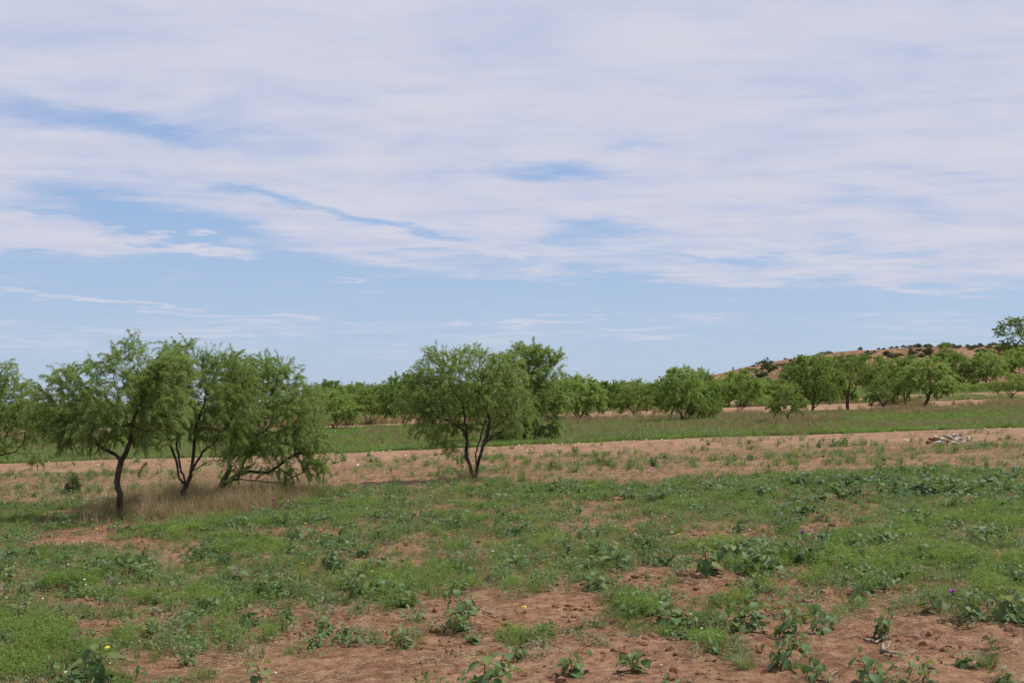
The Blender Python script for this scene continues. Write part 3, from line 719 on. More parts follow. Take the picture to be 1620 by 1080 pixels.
# --- middle tree
m_, l_ = hero(288, 806,
    [(300, 600, 0, 52, .8, 40), (345, 592, .2, 48, .8, 34), (318, 640, -.5, 58, .5, 40), (262, 640, .1, 42, .7, 40), (362, 640, .3, 44, .8, 44), (330, 575, .0, 30, .5, 18), (248, 662, .0, 34, .5, 30), (234, 628, .2, 34, .5, 40), (228, 672, .2, 24, .5, 22, .8), (300, 672, -.5, 40, .4, 20, .5), (285, 560, .1, 28, .5, 16), (350, 684, .2, 36, .5, 26, .7), (252, 695, .3, 26, .4, 14, .6), (310, 690, .4, 40, .4, 16, .5)],
    [dict(p=[(288, 806), (290, 785), (293, 768)]), dict(p=[(293, 768), (280, 750, -.1), (262, 738, -.2), (240, 728, -.3)], **{'from': 1}), dict(p=[(284, 756), (276, 730, .1), (262, 695, .1), (255, 665, .1)], **{'from': 1}),
     dict(p=[(293, 768), (288, 735, -.2), (284, 700, -.3), (290, 665, -.4)], **{'from': 1}), dict(p=[(293, 768), (303, 745, .0), (325, 732, .1), (356, 726, .2)], **{'from': 1}), dict(p=[(298, 756), (302, 715, .2), (305, 675, .2), (320, 640, .1)], **{'from': 1}),
     dict(p=[(304, 745), (322, 715, -.2), (345, 695, -.2), (360, 670, -.1)], **{'from': 1}), dict(p=[(286, 790), (270, 768, -.3), (252, 745, -.4), (238, 732, -.5)], dead=1, **{'from': 1})],
    nattr=3300, nleaf=105000, trunk_r=.062)
plant_tree(m_, l_, 'middle tree of the left clump, many dark stems fanning from a low fork', rot=0)
# --- right, leaning tree
m_, l_ = hero(332, 792,
    [(408, 602, .2, 50, .9, 34), (440, 595, .1, 28, .6, 26), (450, 645, .0, 52, .9, 44), (400, 655, -.3, 46, .5, 40), (352, 700, .3, 26, .4, 18, .5), (488, 690, -.1, 34, .7, 36), (440, 700, -.3, 56, .6, 26), (388, 725, -.6, 28, .35, 24), (495, 735, -.2, 24, .5, 18), (470, 640, .3, 34, .7, 30), (384, 700, .2, 34, .6, 24, .6), (378, 775, -.9, 15, .2, 12, .4), (440, 738, -.2, 40, .4, 14, .8), (480, 660, .2, 30, .6, 34, .8), (412, 700, .3, 40, .5, 22, .7), (370, 600, .5, 30, .5, 24)],
    [dict(p=[(332, 792), (345, 776, -.1), (362, 762, -.2), (380, 748, -.3)]), dict(p=[(350, 772), (362, 745, .1), (360, 715, .2), (362, 680, .3), (380, 650, .3)], **{'from': 1}), dict(p=[(362, 720), (372, 695, .1), (392, 675, .1), (402, 640, 0)], **{'from': 1}),
     dict(p=[(380, 748), (400, 744, -.3), (428, 748, -.3), (450, 730, -.3), (476, 716, -.2)], **{'from': 1}), dict(p=[(362, 762), (400, 758, -.2), (440, 765, -.1), (470, 752, 0), (486, 742, 0)], **{'from': 1}), dict(p=[(380, 748), (395, 715, -.3), (410, 690, -.4), (435, 670, -.3)], **{'from': 1}),
     dict(p=[(362, 762), (372, 770, -.7), (378, 772, -.9)], **{'from': 1})],
    nattr=3500, nleaf=120000, trunk_r=.08)
plant_tree(m_, l_, 'leaning tree at the right of the left clump, low branches sweeping towards the ground')
# --- left edge
m_, l_ = hero(-48, 800,
    [(-40, 610, 0, 60, .8, 40), (5, 605, .1, 20, .5, 30), (12, 630, 0, 30, .7, 34), (18, 660, 0, 38, .7, 34), (-30, 670, -.3, 60, .7, 36), (35, 690, .0, 22, .4, 22, .7), (-80, 640, 0, 60, .8, 50), (48, 718, .1, 14, .3, 14, .5)],
    [dict(p=[(-48, 800), (-50, 760), (-44, 730)]), dict(p=[(-44, 730), (-20, 705, 0), (5, 690, .1)], **{'from': 1}), dict(p=[(-44, 730), (-40, 690, .1), (-30, 650, .1)], **{'from': 1}), dict(p=[(-48, 745), (-75, 710, 0), (-85, 670, 0)], **{'from': 1}), dict(p=[(-44, 735), (-10, 722, -.2), (25, 715, -.1)], **{'from': 1})],
    nattr=2600, nleaf=88000, trunk_r=.09)
plant_tree(m_, l_, 'tree cut by the left edge of the picture, only its hanging branches showing')
# --- centre tree
m_, l_ = hero(752, 760,
    [(690, 590, .1, 36, .7, 30), (745, 582, .0, 40, .8, 28), (790, 592, .1, 34, .7, 32), (715, 622, -.4, 52, .6, 30, .7), (775, 625, -.4, 50, .6, 32, .7), (812, 638, .1, 28, .7, 36), (672, 620, .1, 28, .6, 32), (690, 668, .1, 40, .7, 28, .8), (806, 668, .1, 26, .6, 22, .7), (740, 650, .6, 70, .5, 36, .5), (712, 698, .2, 22, .5, 14, .4), (668, 655, .0, 22, .5, 18, .6), (752, 560, .0, 20, .3, 10), (712, 568, .0, 14, .3, 10), (700, 700, .1, 16, .3, 10, .3), (640, 640, .2, 18, .4, 20, .5)],
    [dict(p=[(752, 760), (745, 742, -.02), (738, 724, -.05)]), dict(p=[(738, 724), (730, 715, -.2), (728, 708, -.3)], **{'from': 1}), dict(p=[(738, 724), (739, 700, -.1), (732, 680, -.2), (712, 668, -.3), (694, 660, -.3)], **{'from': 1}), dict(p=[(738, 700), (736, 670, .1), (732, 640, .1)], **{'from': 1}),
     dict(p=[(752, 758), (757, 735, .05), (764, 708, .1), (771, 688, .1)], **{'from': 1}), dict(p=[(771, 688), (775, 665, -.1), (765, 640, -.3), (758, 620, -.3)], **{'from': 1}), dict(p=[(768, 700), (785, 690, .2), (805, 675, .2), (815, 665, .2)], **{'from': 1}), dict(p=[(754, 748), (752, 720, .25), (760, 690, .4), (770, 660, .5)], **{'from': 1}), dict(p=[(764, 705), (772, 680, -.3), (795, 668, -.4)], **{'from': 1})],
    nattr=3300, nleaf=80000, trunk_r=.066, L=.09, Wd=.0115)
plant_tree(m_, l_, 'centre tree standing alone with three dark stems rising from one base')
# --- behind the centre tree
m_, l_ = hero(825, 702,
    [(832, 560, .2, 24, 1.0, 14), (866, 570, .1, 24, .9, 15), (884, 582, 0, 10, .5, 7, .5), (845, 600, 0, 44, 1.2, 22), (800, 600, .2, 26, .9, 26), (866, 636, 0, 28, .9, 24), (820, 650, -.4, 36, 1.0, 26), (862, 672, -.3, 26, .8, 18, .9), (800, 676, .1, 32, .9, 20, .8), (880, 640, .2, 18, .7, 22, .7), (830, 625, .3, 40, 1.0, 26, .8)],
    [dict(p=[(825, 702), (829, 690), (832, 678)]), dict(p=[(832, 678), (842, 640, 0), (848, 610, 0)], **{'from': 1}), dict(p=[(832, 678), (818, 650, .2), (810, 620, .2)], **{'from': 1}), dict(p=[(830, 685), (842, 672, -.4), (855, 665, -.5)], **{'from': 1})],
    nattr=2300, nleaf=60000, trunk_r=.10, L=.15, Wd=.022, D=.2, dk=.33, leafm=M_MESQ)
plant_tree(m_, l_, 'taller tree directly behind the centre tree, crown arching to the right against the sky')
# --- small thicket behind the left tree
m_, l_ = hero(142, 728,
    [(120, 660, 0, 30, .8, 24), (160, 655, 0, 34, .8, 26), (100, 680, 0, 18, .5, 20), (185, 670, 0, 22, .6, 26)],
    [dict(p=[(142, 728), (138, 705), (132, 690)]), dict(p=[(146, 728), (158, 705, .1), (160, 685, .1)], **{'from': 1}), dict(p=[(142, 728), (122, 715, -.1), (112, 690, -.1)], **{'from': 1}), dict(p=[(142, 728), (170, 712, .1), (180, 690, .1)], **{'from': 1})],
    nattr=700, nleaf=14000, trunk_r=.06, L=.15, Wd=.02, D=.2, dk=.33)
plant_tree(m_, l_, 'low many-stemmed tree seen under the branches of the leftmost tree')

# --- prototypes for the trees farther off (metre units, base at origin)
def proto(kind, seed):
    global rng
    rng = np.random.default_rng(seed)
    if kind == 'round':
        B = [(0, 0, 2.6, 1.5, 1.4, 1.0), (-1.0, .3, 2.1, 1.0, 1.1, .9), (1.1, -.2, 2.0, 1.0, 1.1, .9), (.2, -.9, 1.9, 1.2, .8, .8), (0, .9, 2.1, 1.2, .8, .9), (.4, 0, 3.2, .8, .9, .5), (-1.4, 0, 1.4, .5, .7, .5, .5), (1.5, .2, 1.3, .5, .7, .5, .5)]
        S = [dict(p=[(0, 0, -.1), (.02, 0, .5)]), dict(p=[(0, 0, .5), (-.35, 0, 1.1), (-.7, 0, 1.7)], **{'from': 1}), dict(p=[(0, 0, .5), (.2, .1, 1.2), (.3, .1, 1.9)], **{'from': 1}), dict(p=[(0, 0, .35), (.5, -.1, .8), (.9, -.2, 1.4)], **{'from': 1})]
        return tree_meshes(B, S, 1100, 20000, .10, L=.20, Wd=.034, D=.2, dk=.35, leafm=M_MESQ_FAR, sides=5, droop=.3)
    if kind == 'wide':
        B = [(-1.3, 0, 1.9, 1.0, 1.1, .7), (0, .1, 2.4, 1.2, 1.2, .7), (1.4, 0, 2.0, 1.1, 1.1, .8), (.6, -.8, 1.8, 1.1, .8, .7), (-.6, .8, 1.9, 1.2, .8, .7), (2.1, 0, 1.5, .5, .6, .6), (-2.0, 0, 1.3, .5, .7, .6), (.8, 0, 2.9, .6, .6, .3)]
        S = [dict(p=[(-.15, 0, -.1), (-.3, 0, .6), (-.8, 0, 1.3)]), dict(p=[(.1, 0, .0), (.2, .1, .8), (.1, .1, 1.6)], **{'from': 1}), dict(p=[(.1, 0, .1), (.7, 0, .6), (1.2, 0, 1.3)], **{'from': 1}), dict(p=[(0, 0, .1), (.4, -.2, .7), (.7, -.5, 1.3)], **{'from': 1})]
        return tree_meshes(B, S, 1100, 20000, .09, L=.20, Wd=.034, D=.2, dk=.35, leafm=M_MESQ_FAR, sides=5, droop=.35)
    if kind == 'umbrella':
        B = [(-1.0, 0, 2.9, 1.2, 1.2, .75), (.9, 0, 2.9, 1.3, 1.2, .8), (0, -.7, 2.6, 1.3, .9, .7), (0, .7, 2.8, 1.3, .9, .8), (0, 0, 3.4, 1.1, 1.1, .5), (1.7, 0, 2.3, .6, .8, .6), (-1.5, .1, 2.2, .5, .7, .5)]
        S = [dict(p=[(0, 0, -.1), (0, 0, .9)]), dict(p=[(0, 0, .9), (-.4, 0, 1.5), (-.8, 0, 2.2)], **{'from': 1}), dict(p=[(0, 0, .9), (.15, .1, 1.6), (.2, 0, 2.4)], **{'from': 1}), dict(p=[(0, 0, .9), (.5, -.1, 1.4), (.9, 0, 2.1)], **{'from': 1})]
        return tree_meshes(B, S, 1100, 20000, .14, L=.20, Wd=.030, D=.2, dk=.35, leafm=M_MESQ_FAR, bark=M_BARK2, sides=5, droop=.3, vofs=-.12)
    if kind == 'lean':
        B = [(-1.2, 0, 2.4, .9, 1.0, .8), (0, 0, 3.0, 1.2, 1.1, .8), (1.1, 0, 2.7, .9, 1.0, .9), (.4, -.7, 2.5, 1.1, .8, .8), (.4, .7, 2.5, 1.1, .8, .8), (-1.7, 0, 1.8, .5, .6, .6), (1.5, 0, 1.9, .5, .6, .7), (.2, 0, 3.6, .6, .7, .4)]
        S = [dict(p=[(-.3, 0, -.1), (-.15, 0, .6), (.15, 0, 1.3), (.3, 0, 2.1)]), dict(p=[(-.3, 0, 0), (-.4, 0, .7), (-.7, 0, 1.5)], **{'from': 1}), dict(p=[(.1, 0, 1.2), (.5, 0, 1.7), (.9, 0, 2.2)], **{'from': 1}), dict(p=[(.05, 0, 1.1), (-.4, 0, 1.7), (-.8, 0, 2.1)], **{'from': 1})]
        return tree_meshes(B, S, 1100, 20000, .13, L=.20, Wd=.034, D=.2, dk=.35, leafm=M_MESQ_FAR, sides=5, droop=.45, vofs=.05)
    if kind == 'young':
        B = [(0, 0, 1.5, .8, .8, .5), (-.5, 0, 1.2, .5, .6, .45), (.6, 0, 1.2, .5, .6, .45), (0, 0, 2.0, .5, .5, .25)]
        S = [dict(p=[(.15, 0, -.05), (.05, 0, .5), (0, 0, 1.0)]), dict(p=[(.05, 0, .5), (.3, 0, .9), (.5, 0, 1.2)], **{'from': 1}), dict(p=[(.05, 0, .5), (-.3, 0, .9), (-.5, 0, 1.2)], **{'from': 1})]
        return tree_meshes(B, S, 600, 9000, .06, L=.14, Wd=.022, D=.15, dk=.24, leafm=M_YOUNG, sides=5, droop=.3)
    if kind == 'scrub':
        B = [(0, 0, .8, 1.2, 1.1, .8), (-1.1, 0, .6, .9, .9, .6), (1.1, 0, .65, .9, .9, .6), (.3, .2, 1.4, .7, .8, .45), (-.5, -.3, 1.2, .6, .8, .4)]
        S = [dict(p=[(0, 0, -.1), (0, 0, .35), (.05, 0, .8)]), dict(p=[(0, 0, .1), (-.5, 0, .4), (-.8, 0, .6)], **{'from': 1}), dict(p=[(0, 0, .1), (.5, 0, .4), (.8, 0, .6)], **{'from': 1})]
        return tree_meshes(B, S, 700, 10000, .06, L=.20, Wd=.04, D=.2, dk=.33, leafm=M_MESQ_FAR, sides=4, droop=.2)
    if kind == 'juniper':
        B = [(0, 0, .7, .8, .8, .65), (-.5, 0, .5, .5, .5, .45), (.5, 0, .5, .5, .5, .45), (0, 0, 1.2, .5, .5, .4)]
        S = [dict(p=[(0, 0, -.1), (0, 0, .3), (.02, 0, .8)]), dict(p=[(0, 0, .1), (-.3, 0, .4)], **{'from': 1})]
        return tree_meshes(B, S, 500, 8000, .05, L=.13, Wd=.03, D=.14, dk=.22, leafm=M_JUNI, sides=4, droop=.0)
    if kind == 'sparse':
        B = [(-.9, 0, 3.0, .6, .6, .8), (.1, 0, 3.9, .7, .6, .7), (.9, .2, 3.0, .7, .6, .7), (0, -.3, 2.4, .9, .6, .5), (1.4, 0, 4.0, .5, .5, .6), (-.6, 0, 1.6, .5, .5, .4), (.3, 0, 1.3, .8, .7, .7), (1.3, 0, 2.2, .5, .5, .5)]
        S = [dict(p=[(0, 0, -.1), (0, 0, .9), (.05, 0, 1.8)]), dict(p=[(0, 0, .9), (-.5, 0, 2.0)], **{'from': 1}), dict(p=[(0, 0, 1.2), (.7, 0, 2.3)], **{'from': 1})]
        return tree_meshes(B, S, 800, 16000, .10, L=.17, Wd=.030, D=.22, dk=.3, leafm=M_MESQ_FAR, sides=5, droop=.4)

PR = {k: [proto(k, 300 + 10 * i + j) for j in range(n)] for i, (k, n) in enumerate([('round', 2), ('wide', 2), ('umbrella', 1), ('lean', 1), ('young', 2), ('scrub', 2), ('juniper', 1), ('sparse', 1)])}
rng = np.random.default_rng(99)
NATH = dict(round=3.6, wide=3.1, umbrella=3.85, lean=3.95, young=2.25, scrub=1.85, juniper=1.6, sparse=4.7)
NATW = dict(round=3.8, wide=5.0, umbrella=4.4, lean=4.1, young=2.2, scrub=4.0, juniper=2.0, sparse=3.6)
first_use = {}
def far_tree(kind, px, row, top, width, label, var=0, name='mesquite_tree', cat='tree', group=None, rot=None, D=None, squash=1.0):
    """row: base row, top: top row, width: crown width, all in photograph pixels"""
    if D is None: x, y, z = at(px, row)
    else:
        a, _ = ray(px, row); x, y = a * D, D; z = gz(x, y)
    _, tt = ray(px, top); h = CAMZ + tt * y - z
    sz = max(h, .5) / NATH[kind]; sx = width * y / F / NATW[kind]
    var %= len(PR[kind]); key = (kind, var)
    if rot is None: rot = random.choice([0, math.pi]) + random.uniform(-.5, .5)
    if key not in first_use:
        o = plant_tree(PR[kind][var], (x, y, z), label, name, cat, group, rot); first_use[key] = o
    else:
        o = copy_tree(first_use[key]); o.name = name
        for k in ('label', 'category', 'group'):
            if k in o: del o[k]
        tag(o, label, cat, group)
    o.location = (x, y, z - .03); o.rotation_euler = (0, 0, rot); o.scale = (sx, (sx + sz) / 2, sz)
    return o

# individually recognisable trees: kind, base px, base row, top row, crown width px
far_tree('round', 527, 683, 622, 76, 'single-stemmed tree left of the centre, at the far edge of the green field', 0, rot=.2)
far_tree('wide', 584, 672, 612, 92, 'spreading tree between the left clump and the centre tree, its low limb reaching right', 0, rot=0)
far_tree('wide', 640, 676, 594, 88, 'dark dense tree just left of the centre tree crown', 1, rot=1.0)
far_tree('round', 522, 664, 603, 66, 'dark tree with a knobbly crown above the single-stemmed tree', 1, rot=2.2)
far_tree('wide', 560, 662, 607, 60, 'dark round tree behind the spreading tree left of the centre', 1, rot=.3)
far_tree('round', 918, 670, 597, 84, 'full drooping tree right of the centre tree, trunk in brown grass', 0, rot=2.8)
far_tree('wide', 884, 668, 600, 66, 'tree filling the gap between the centre tree and the drooping one', 0, rot=3.3)
far_tree('young', 1002, 664, 611, 58, 'small slender tree before the second bank with a thin forked trunk', 0, rot=.1)
far_tree('round', 1078, 670, 582, 76, 'tallest tree of the group of four right of the centre, trunk leaning left', 1, rot=.6)
far_tree('young', 1103, 669, 628, 40, 'thin twin-stemmed sapling within the group of four right of the centre', 1, rot=.1)
far_tree('wide', 1112, 666, 588, 70, 'darker tree at the back of the group of four right of the centre', 0, rot=1.9)
far_tree('young', 1122, 667, 628, 44, 'smallest bright tree at the right of the group of four', 0, rot=2.1)
far_tree('wide', 1170, 654, 586, 84, 'dense dark tree between the group of four and the small bright tree', 1, rot=.4)
far_tree('young', 1240, 652, 600, 40, 'pale young tree behind the small bright tree', 1, rot=1.1)
far_tree('young', 1245, 673, 607, 64, 'small bright green tree with a thin bent trunk in brown grass', 1, rot=.0)
far_tree('round', 1286, 654, 563, 92, 'large drooping tree in front of the red hill, branches low on both sides', 1, rot=.1)
far_tree('umbrella', 1341, 648, 563, 88, 'tall tree with a bare reddish trunk and an umbrella crown before the hill', 0, rot=0)
far_tree('young', 1397, 653, 598, 56, 'low tree right of the reddish-trunked tree, foliage close to the ground', 0, rot=.3)
far_tree('wide', 1432, 640, 568, 70, 'dark multi-stemmed tree behind the leaning tree', 0, rot=.8)
far_tree('lean', 1468, 651, 566, 88, 'dark-trunked tree leaning right with a heavy crown, right of the centre', 0, rot=.1)
far_tree('young', 1603, 633, 591, 60, 'yellowish small tree on the right beyond the second bank', 0, rot=2.9)
far_tree('sparse', 1604, 566, 500, 70, 'tall open-crowned tree standing against the sky on the right of the hill', 0, rot=0)
far_tree('round', 1514, 612, 560, 46, 'rounded tree at the hill foot right of the leaning tree', 0, rot=.9)
far_tree('round', 1560, 612, 558, 64, 'dark tree at the foot of the red hill near the right edge', 1, rot=.5)
far_tree('wide', 1612, 606, 552, 66, 'dark tree below the tall open-crowned one at the right edge', 1, rot=.2)
far_tree('wide', 60, 690, 640, 90, 'far tree showing between the left edge tree and the left clump', 0, rot=.2)
far_tree('wide', 1400, 628, 566, 70, 'tree behind between the umbrella-crowned and the leaning tree', 1, rot=2.5)
far_tree('round', 840, 668, 600, 56, 'tree hidden mostly behind the pair at the centre', 1, rot=2)

# shrubs on the hill
def hz_(px): return 'left end of the hill' if px < 1300 else 'above the umbrella-crowned tree' if px < 1420 else 'above the leaning tree' if px < 1530 else 'right end by the open-crowned tree'
hs = [(1215, 576, 567, 24, 'round dark bush on the left end of the hill top'), (1441, 556, 548, 8, 'tiny round bush on the skyline of the hill'), (1469, 558, 545, 15, 'dark bush on the hill skyline left of the wide one'), (1404, 574, 559, 16, 'dark bush on the red slope below the skyline'),
      (1545, 554, 549, 14, 'flat bush on the skyline near the right end of the hill'), (1375, 574, 556, 20, 'greyish bush on the red slope left of the dark one')]
for i, (px, row, top, wd, lab) in enumerate(hs):
    far_tree('juniper', px, row, top, wd, lab, 0, name='hill_bush', cat='bush', D=298)
far_tree('scrub', 1497, 574, 549, 34, 'widest green bush breaking the skyline of the hill', 0, name='hill_bush', cat='bush', D=275)
for i in range(170):
    px = random.uniform(1175, 1680); D = random.choice([318, 314, 308, 302, 296, 290, 280]) + random.uniform(-4, 4)
    a, _ = ray(px, 560); x = a * D; z = gz(x, D); _, row = topix(x, D, z)
    hh = random.uniform(3, 6) if D > 292 else random.uniform(4, 9)
    far_tree('juniper', px, row, row - hh, hh * random.uniform(1.2, 3.0), ('dark bush on the crest of the red hill, ' if D > 303 else 'small dark bush on the red slope, ') + hz_(px), 0, name='hill_bush', cat='bush', group='small bushes on the red hillside, ' + hz_(px), D=D)
for i in range(34):
    px = random.uniform(1130, 1700); D = random.uniform(205, 262)
    a, _ = ray(px, 600); x = a * D; z = gz(x, D); _, row = topix(x, D, z)
    k = random.choice(['scrub', 'scrub', 'round', 'wide'])
    hh = random.uniform(10, 18) if k == 'scrub' else random.uniform(15, 24)
    far_tree(k, px, row, row - hh, hh * random.uniform(1.3, 2.0), 'tree in the thicket under the hill, ' + hz_(px), i, group='thicket at the foot of the hill, ' + hz_(px), D=D)
for i in range(16):
    px = 1500 + i * 13 + random.uniform(-8, 8); D = random.uniform(170, 200)
    a, _ = ray(px, 600); x = a * D; z = gz(x, D); _, row = topix(x, D, z)
    far_tree('scrub', px, row, row - random.uniform(13, 19), random.uniform(36, 50), 'low green scrub on the flat before the hill at the right', i, name='scrub_bush', cat='bush', group='low scrub before the hill at the right', D=D)
# the tree line along the horizon
N = 190
for i in range(N):
    px = -150 + (1330 + 150) * (i + random.uniform(-.5, .5)) / N; D = random.choice([116, 126, 135, 150, 165, 185, 205, 230]) + random.uniform(-6, 6)
    a, _ = ray(px, 640); x = a * D; z = gz(x, D); _, row = topix(x, D, z)
    topt = np.interp(px, [-150, 0, 450, 500, 560, 640, 780, 900, 1000, 1060, 1130, 1180, 1260, 1340], [640, 638, 632, 612, 610, 606, 606, 601, 603, 600, 598, 595, 594, 586])
    top = topt + random.choice([random.uniform(-3, 8), random.uniform(0, 24)])
    k = random.choice(['round', 'wide', 'wide', 'scrub', 'scrub', 'lean'])
    if k == 'scrub': top += 6
    far_tree(k, px, row, top, min(80, max(32, (row - top) * random.uniform(1.3, 1.9))), 'distant tree in the horizon tree line, ' + zone_far(px), i, group='distant trees of the tree line, ' + zone_far(px), D=D)


for i in range(30):
    px = random.uniform(480, 1260) if i < 22 else random.uniform(-60, 140); D = random.uniform(111, 124)
    a, _ = ray(px, 640); x = a * D; z = gz(x, D); _, row = topix(x, D, z)
    far_tree('scrub', px, row, row - random.uniform(12, 24), random.uniform(26, 50), 'brush at the foot of the tree line, ' + zone_far(px), i, name='scrub_bush', cat='bush', group='brush at the foot of the tree line, ' + zone_far(px), D=D)
for i in range(24):
    px = random.uniform(1190, 1640); D = random.uniform(262, 300)
    a, _ = ray(px, 560); x = a * D; z = gz(x, D); _, row = topix(x, D, z)
    far_tree('scrub', px, row, row - random.uniform(5, 10), random.uniform(12, 24), 'green bush on the red slope, ' + hz_(px), i, name='hill_bush', cat='bush', group='green bushes on the red slope, ' + hz_(px), D=D)

# ------------------------------------------------------------------ shrubs and sprouts in the middle distance
o = far_tree('juniper', 116, 782, 748, 22, 'small dark upright shrub left of the leftmost trunk', 0, name='young_shrub', cat='shrub')
for (px, row, top, wd, lab) in [(58, 743, 715, 26, 'feathery sapling on the first bank under the left edge tree'), (620, 708, 690, 0, None)]:
    if lab: far_tree('young', px, row, top, wd, lab, 1, name='sapling', cat='sapling')


# ------------------------------------------------------------------ broad-leaved weeds
def broad_leaf_mesh(seed, curl):
    r2 = np.random.default_rng(seed)
    t = np.array([0, .10, .28, .5, .74, 1.0]); wv = np.array([.05, .30, .40, .35, .20, .0]) * r2.uniform(.9, 1.1)
    fold = .35 + .15 * r2.uniform(-1, 1)
    V = []
    for a, b in zip(t, wv):
        zc = -curl * a * a; V.append((a, 0, zc)); e = .015 * r2.normal()
        V.append((a - (.10 if a < .15 and a > 0 else 0), b, zc + b * fold + e - .25 * b * b)); V.append((a - (.10 if a < .15 and a > 0 else 0), -b, zc + b * fold - e - .25 * b * b))
    V = np.array(V); Q = []
    for i in range(5):
        c0, l0, r0 = 3 * i, 3 * i + 1, 3 * i + 2; c1, l1, r1 = c0 + 3, l0 + 3, r0 + 3
        Q += [(c0, c1, l1, l0), (c0, r0, r1, c1)]
    v = np.full(len(V), r2.uniform(.25, .8)); v[::3] += .18
    return mk_mesh('leaf', V, np.array(Q), M_BROAD, {'v': v}, smooth=True)
LEAVES = [broad_leaf_mesh(400 + i, c) for i, c in enumerate([.15, .3, .5, .7, .4, .25, .6, .45, .8, .35, .5])]
M_YLEAF = leaf_mat('yellowed_leaf', (.09, .13, .035), (.14, .18, .05), (.20, .21, .08), .6, .3, .8, .25)
LEAVES[5].materials[0] = M_YLEAF

def plant_layout(h, nl, L0, seed, spread=.5):
    """stem polyline tubes and leaf placements (loc, az, pitch, length)"""
    r2 = np.random.default_rng(seed)
    nodes, par = [np.array([0, 0, -.02])], [-1]; out = []
    nst = 1 if nl < 11 else 2 if nl < 18 else 3
    k = 0
    for s in range(nst):
        la = r2.uniform(0, 6.283); ln = r2.uniform(.05, .35) * spread * (1 + .8 * (s > 0)); prev = 0; m_ = 6
        hs_ = h * (1 if s == 0 else r2.uniform(.6, .95))
        ks = nl // nst
        for i in range(1, m_ + 1):
            t = i / m_; p = np.array([math.cos(la) * ln * h * t * (1 + t), math.sin(la) * ln * h * t * (1 + t), hs_ * t]) + r2.normal(0, h * .015, 3)
            nodes.append(p); par.append(prev); prev = len(nodes) - 1
            if i >= 1:
                for q in range(max(1, round(ks / m_))):
                    a = k * 2.4 + r2.normal(0, .35); k += 1
                    pet = L0 * r2.uniform(.2, .5) * (1.15 - .5 * t); up = .3 + .6 * t
                    e = p + pet * np.array([math.cos(a), math.sin(a), up]); nodes.append(e); par.append(prev)
                    size = L0 * (1.1 - .45 * t) * r2.uniform(.75, 1.15) if i < m_ else L0 * .5
                    out.append((e, a + r2.normal(0, .3), r2.uniform(.0, 1.15) - .35 * t, size))
    par = np.array(par); pos = np.array(nodes); r, _ = radii(pos, par, .0022, .0065)
    V, Q = tubes(pos, par, r, 4)
    return mk_mesh('stem', V, Q, M_STEM, smooth=True), out

def plant_parts(h, nl, L0, seed, spread=.5):
    stem, out = plant_layout(h, nl, L0, seed, spread)
    root = bpy.data.objects.new('broad_leaved_weed', None); COL.objects.link(root); root.empty_display_size = .1
    mk_obj('stem', stem, root); r2 = random.Random(seed)
    for e, a, pit, sz in out:
        mk_obj('leaf', r2.choice(LEAVES), root, e, (r2.gauss(0, .25), pit, a), (sz, sz, sz))
    return root
def plant_joined(h, nl, L0, seed, spread=.5):
    stem, out = plant_layout(h, nl, L0, seed, spread)
    root = bpy.data.objects.new('broad_leaved_weed', None); COL.objects.link(root); root.empty_display_size = .1
    mk_obj('stem', stem, root); r2 = random.Random(seed); VV, QQ, vv, off = [], [], [], 0
    for e, a, pit, sz in out:
        me = r2.choice(LEAVES); n = len(me.vertices); co = np.empty(n * 3, np.float32); me.vertices.foreach_get('co', co); co = co.reshape(-1, 3)
        M = np.array(Euler((r2.gauss(0, .25), pit, a)).to_matrix()); VV.append(co @ M.T * sz + e)
        QQ.append(np.array([tuple(p.vertices) for p in me.polygons]) + off); off += n; vv.append(np.full(n, r2.uniform(.05, .95)))
    tag(mk_obj('foliage', mk_mesh('foliage', np.concatenate(VV), np.concatenate(QQ), M_BROAD, {'v': np.concatenate(vv)}, smooth=True), root), kind='stuff')
    return root

protoN = [(plant_parts(.34, 17, .155, 501, .6), .40), (plant_parts(.31, 26, .13, 502, .9), .38), (plant_parts(.36, 38, .125, 503, 1.1), .44), (plant_parts(.23, 18, .125, 504, .8), .30), (plant_parts(.30, 44, .11, 505, 1.2), .36)]
protoF = [(plant_joined(.36, 22, .135, 511, .9), .40), (plant_joined(.34, 30, .12, 512, 1.1), .38), (plant_joined(.40, 36, .12, 513, 1.2), .44), (plant_joined(.28, 22, .12, 514, 1.0), .32)]
used = set()
def put_weed(protos, i, x, y, h, label, group=None, rot=None, wide=1.0):
    i %= len(protos); pr, nat = protos[i]; key = (id(protos), i)
    if key in used: o = copy_tree(pr)
    else: o = pr; used.add(key)
    for k in ('label', 'category', 'group'):
        if k in o: del o[k]
    o.location = (x, y, gz(x, y)); o.rotation_euler = (random.gauss(0, .06), random.gauss(0, .06), random.uniform(0, 6.283) if rot is None else rot)
    s = h / nat; o.scale = (s * wide, s * wide, s)
    tag(o, label, 'weed', group); return o

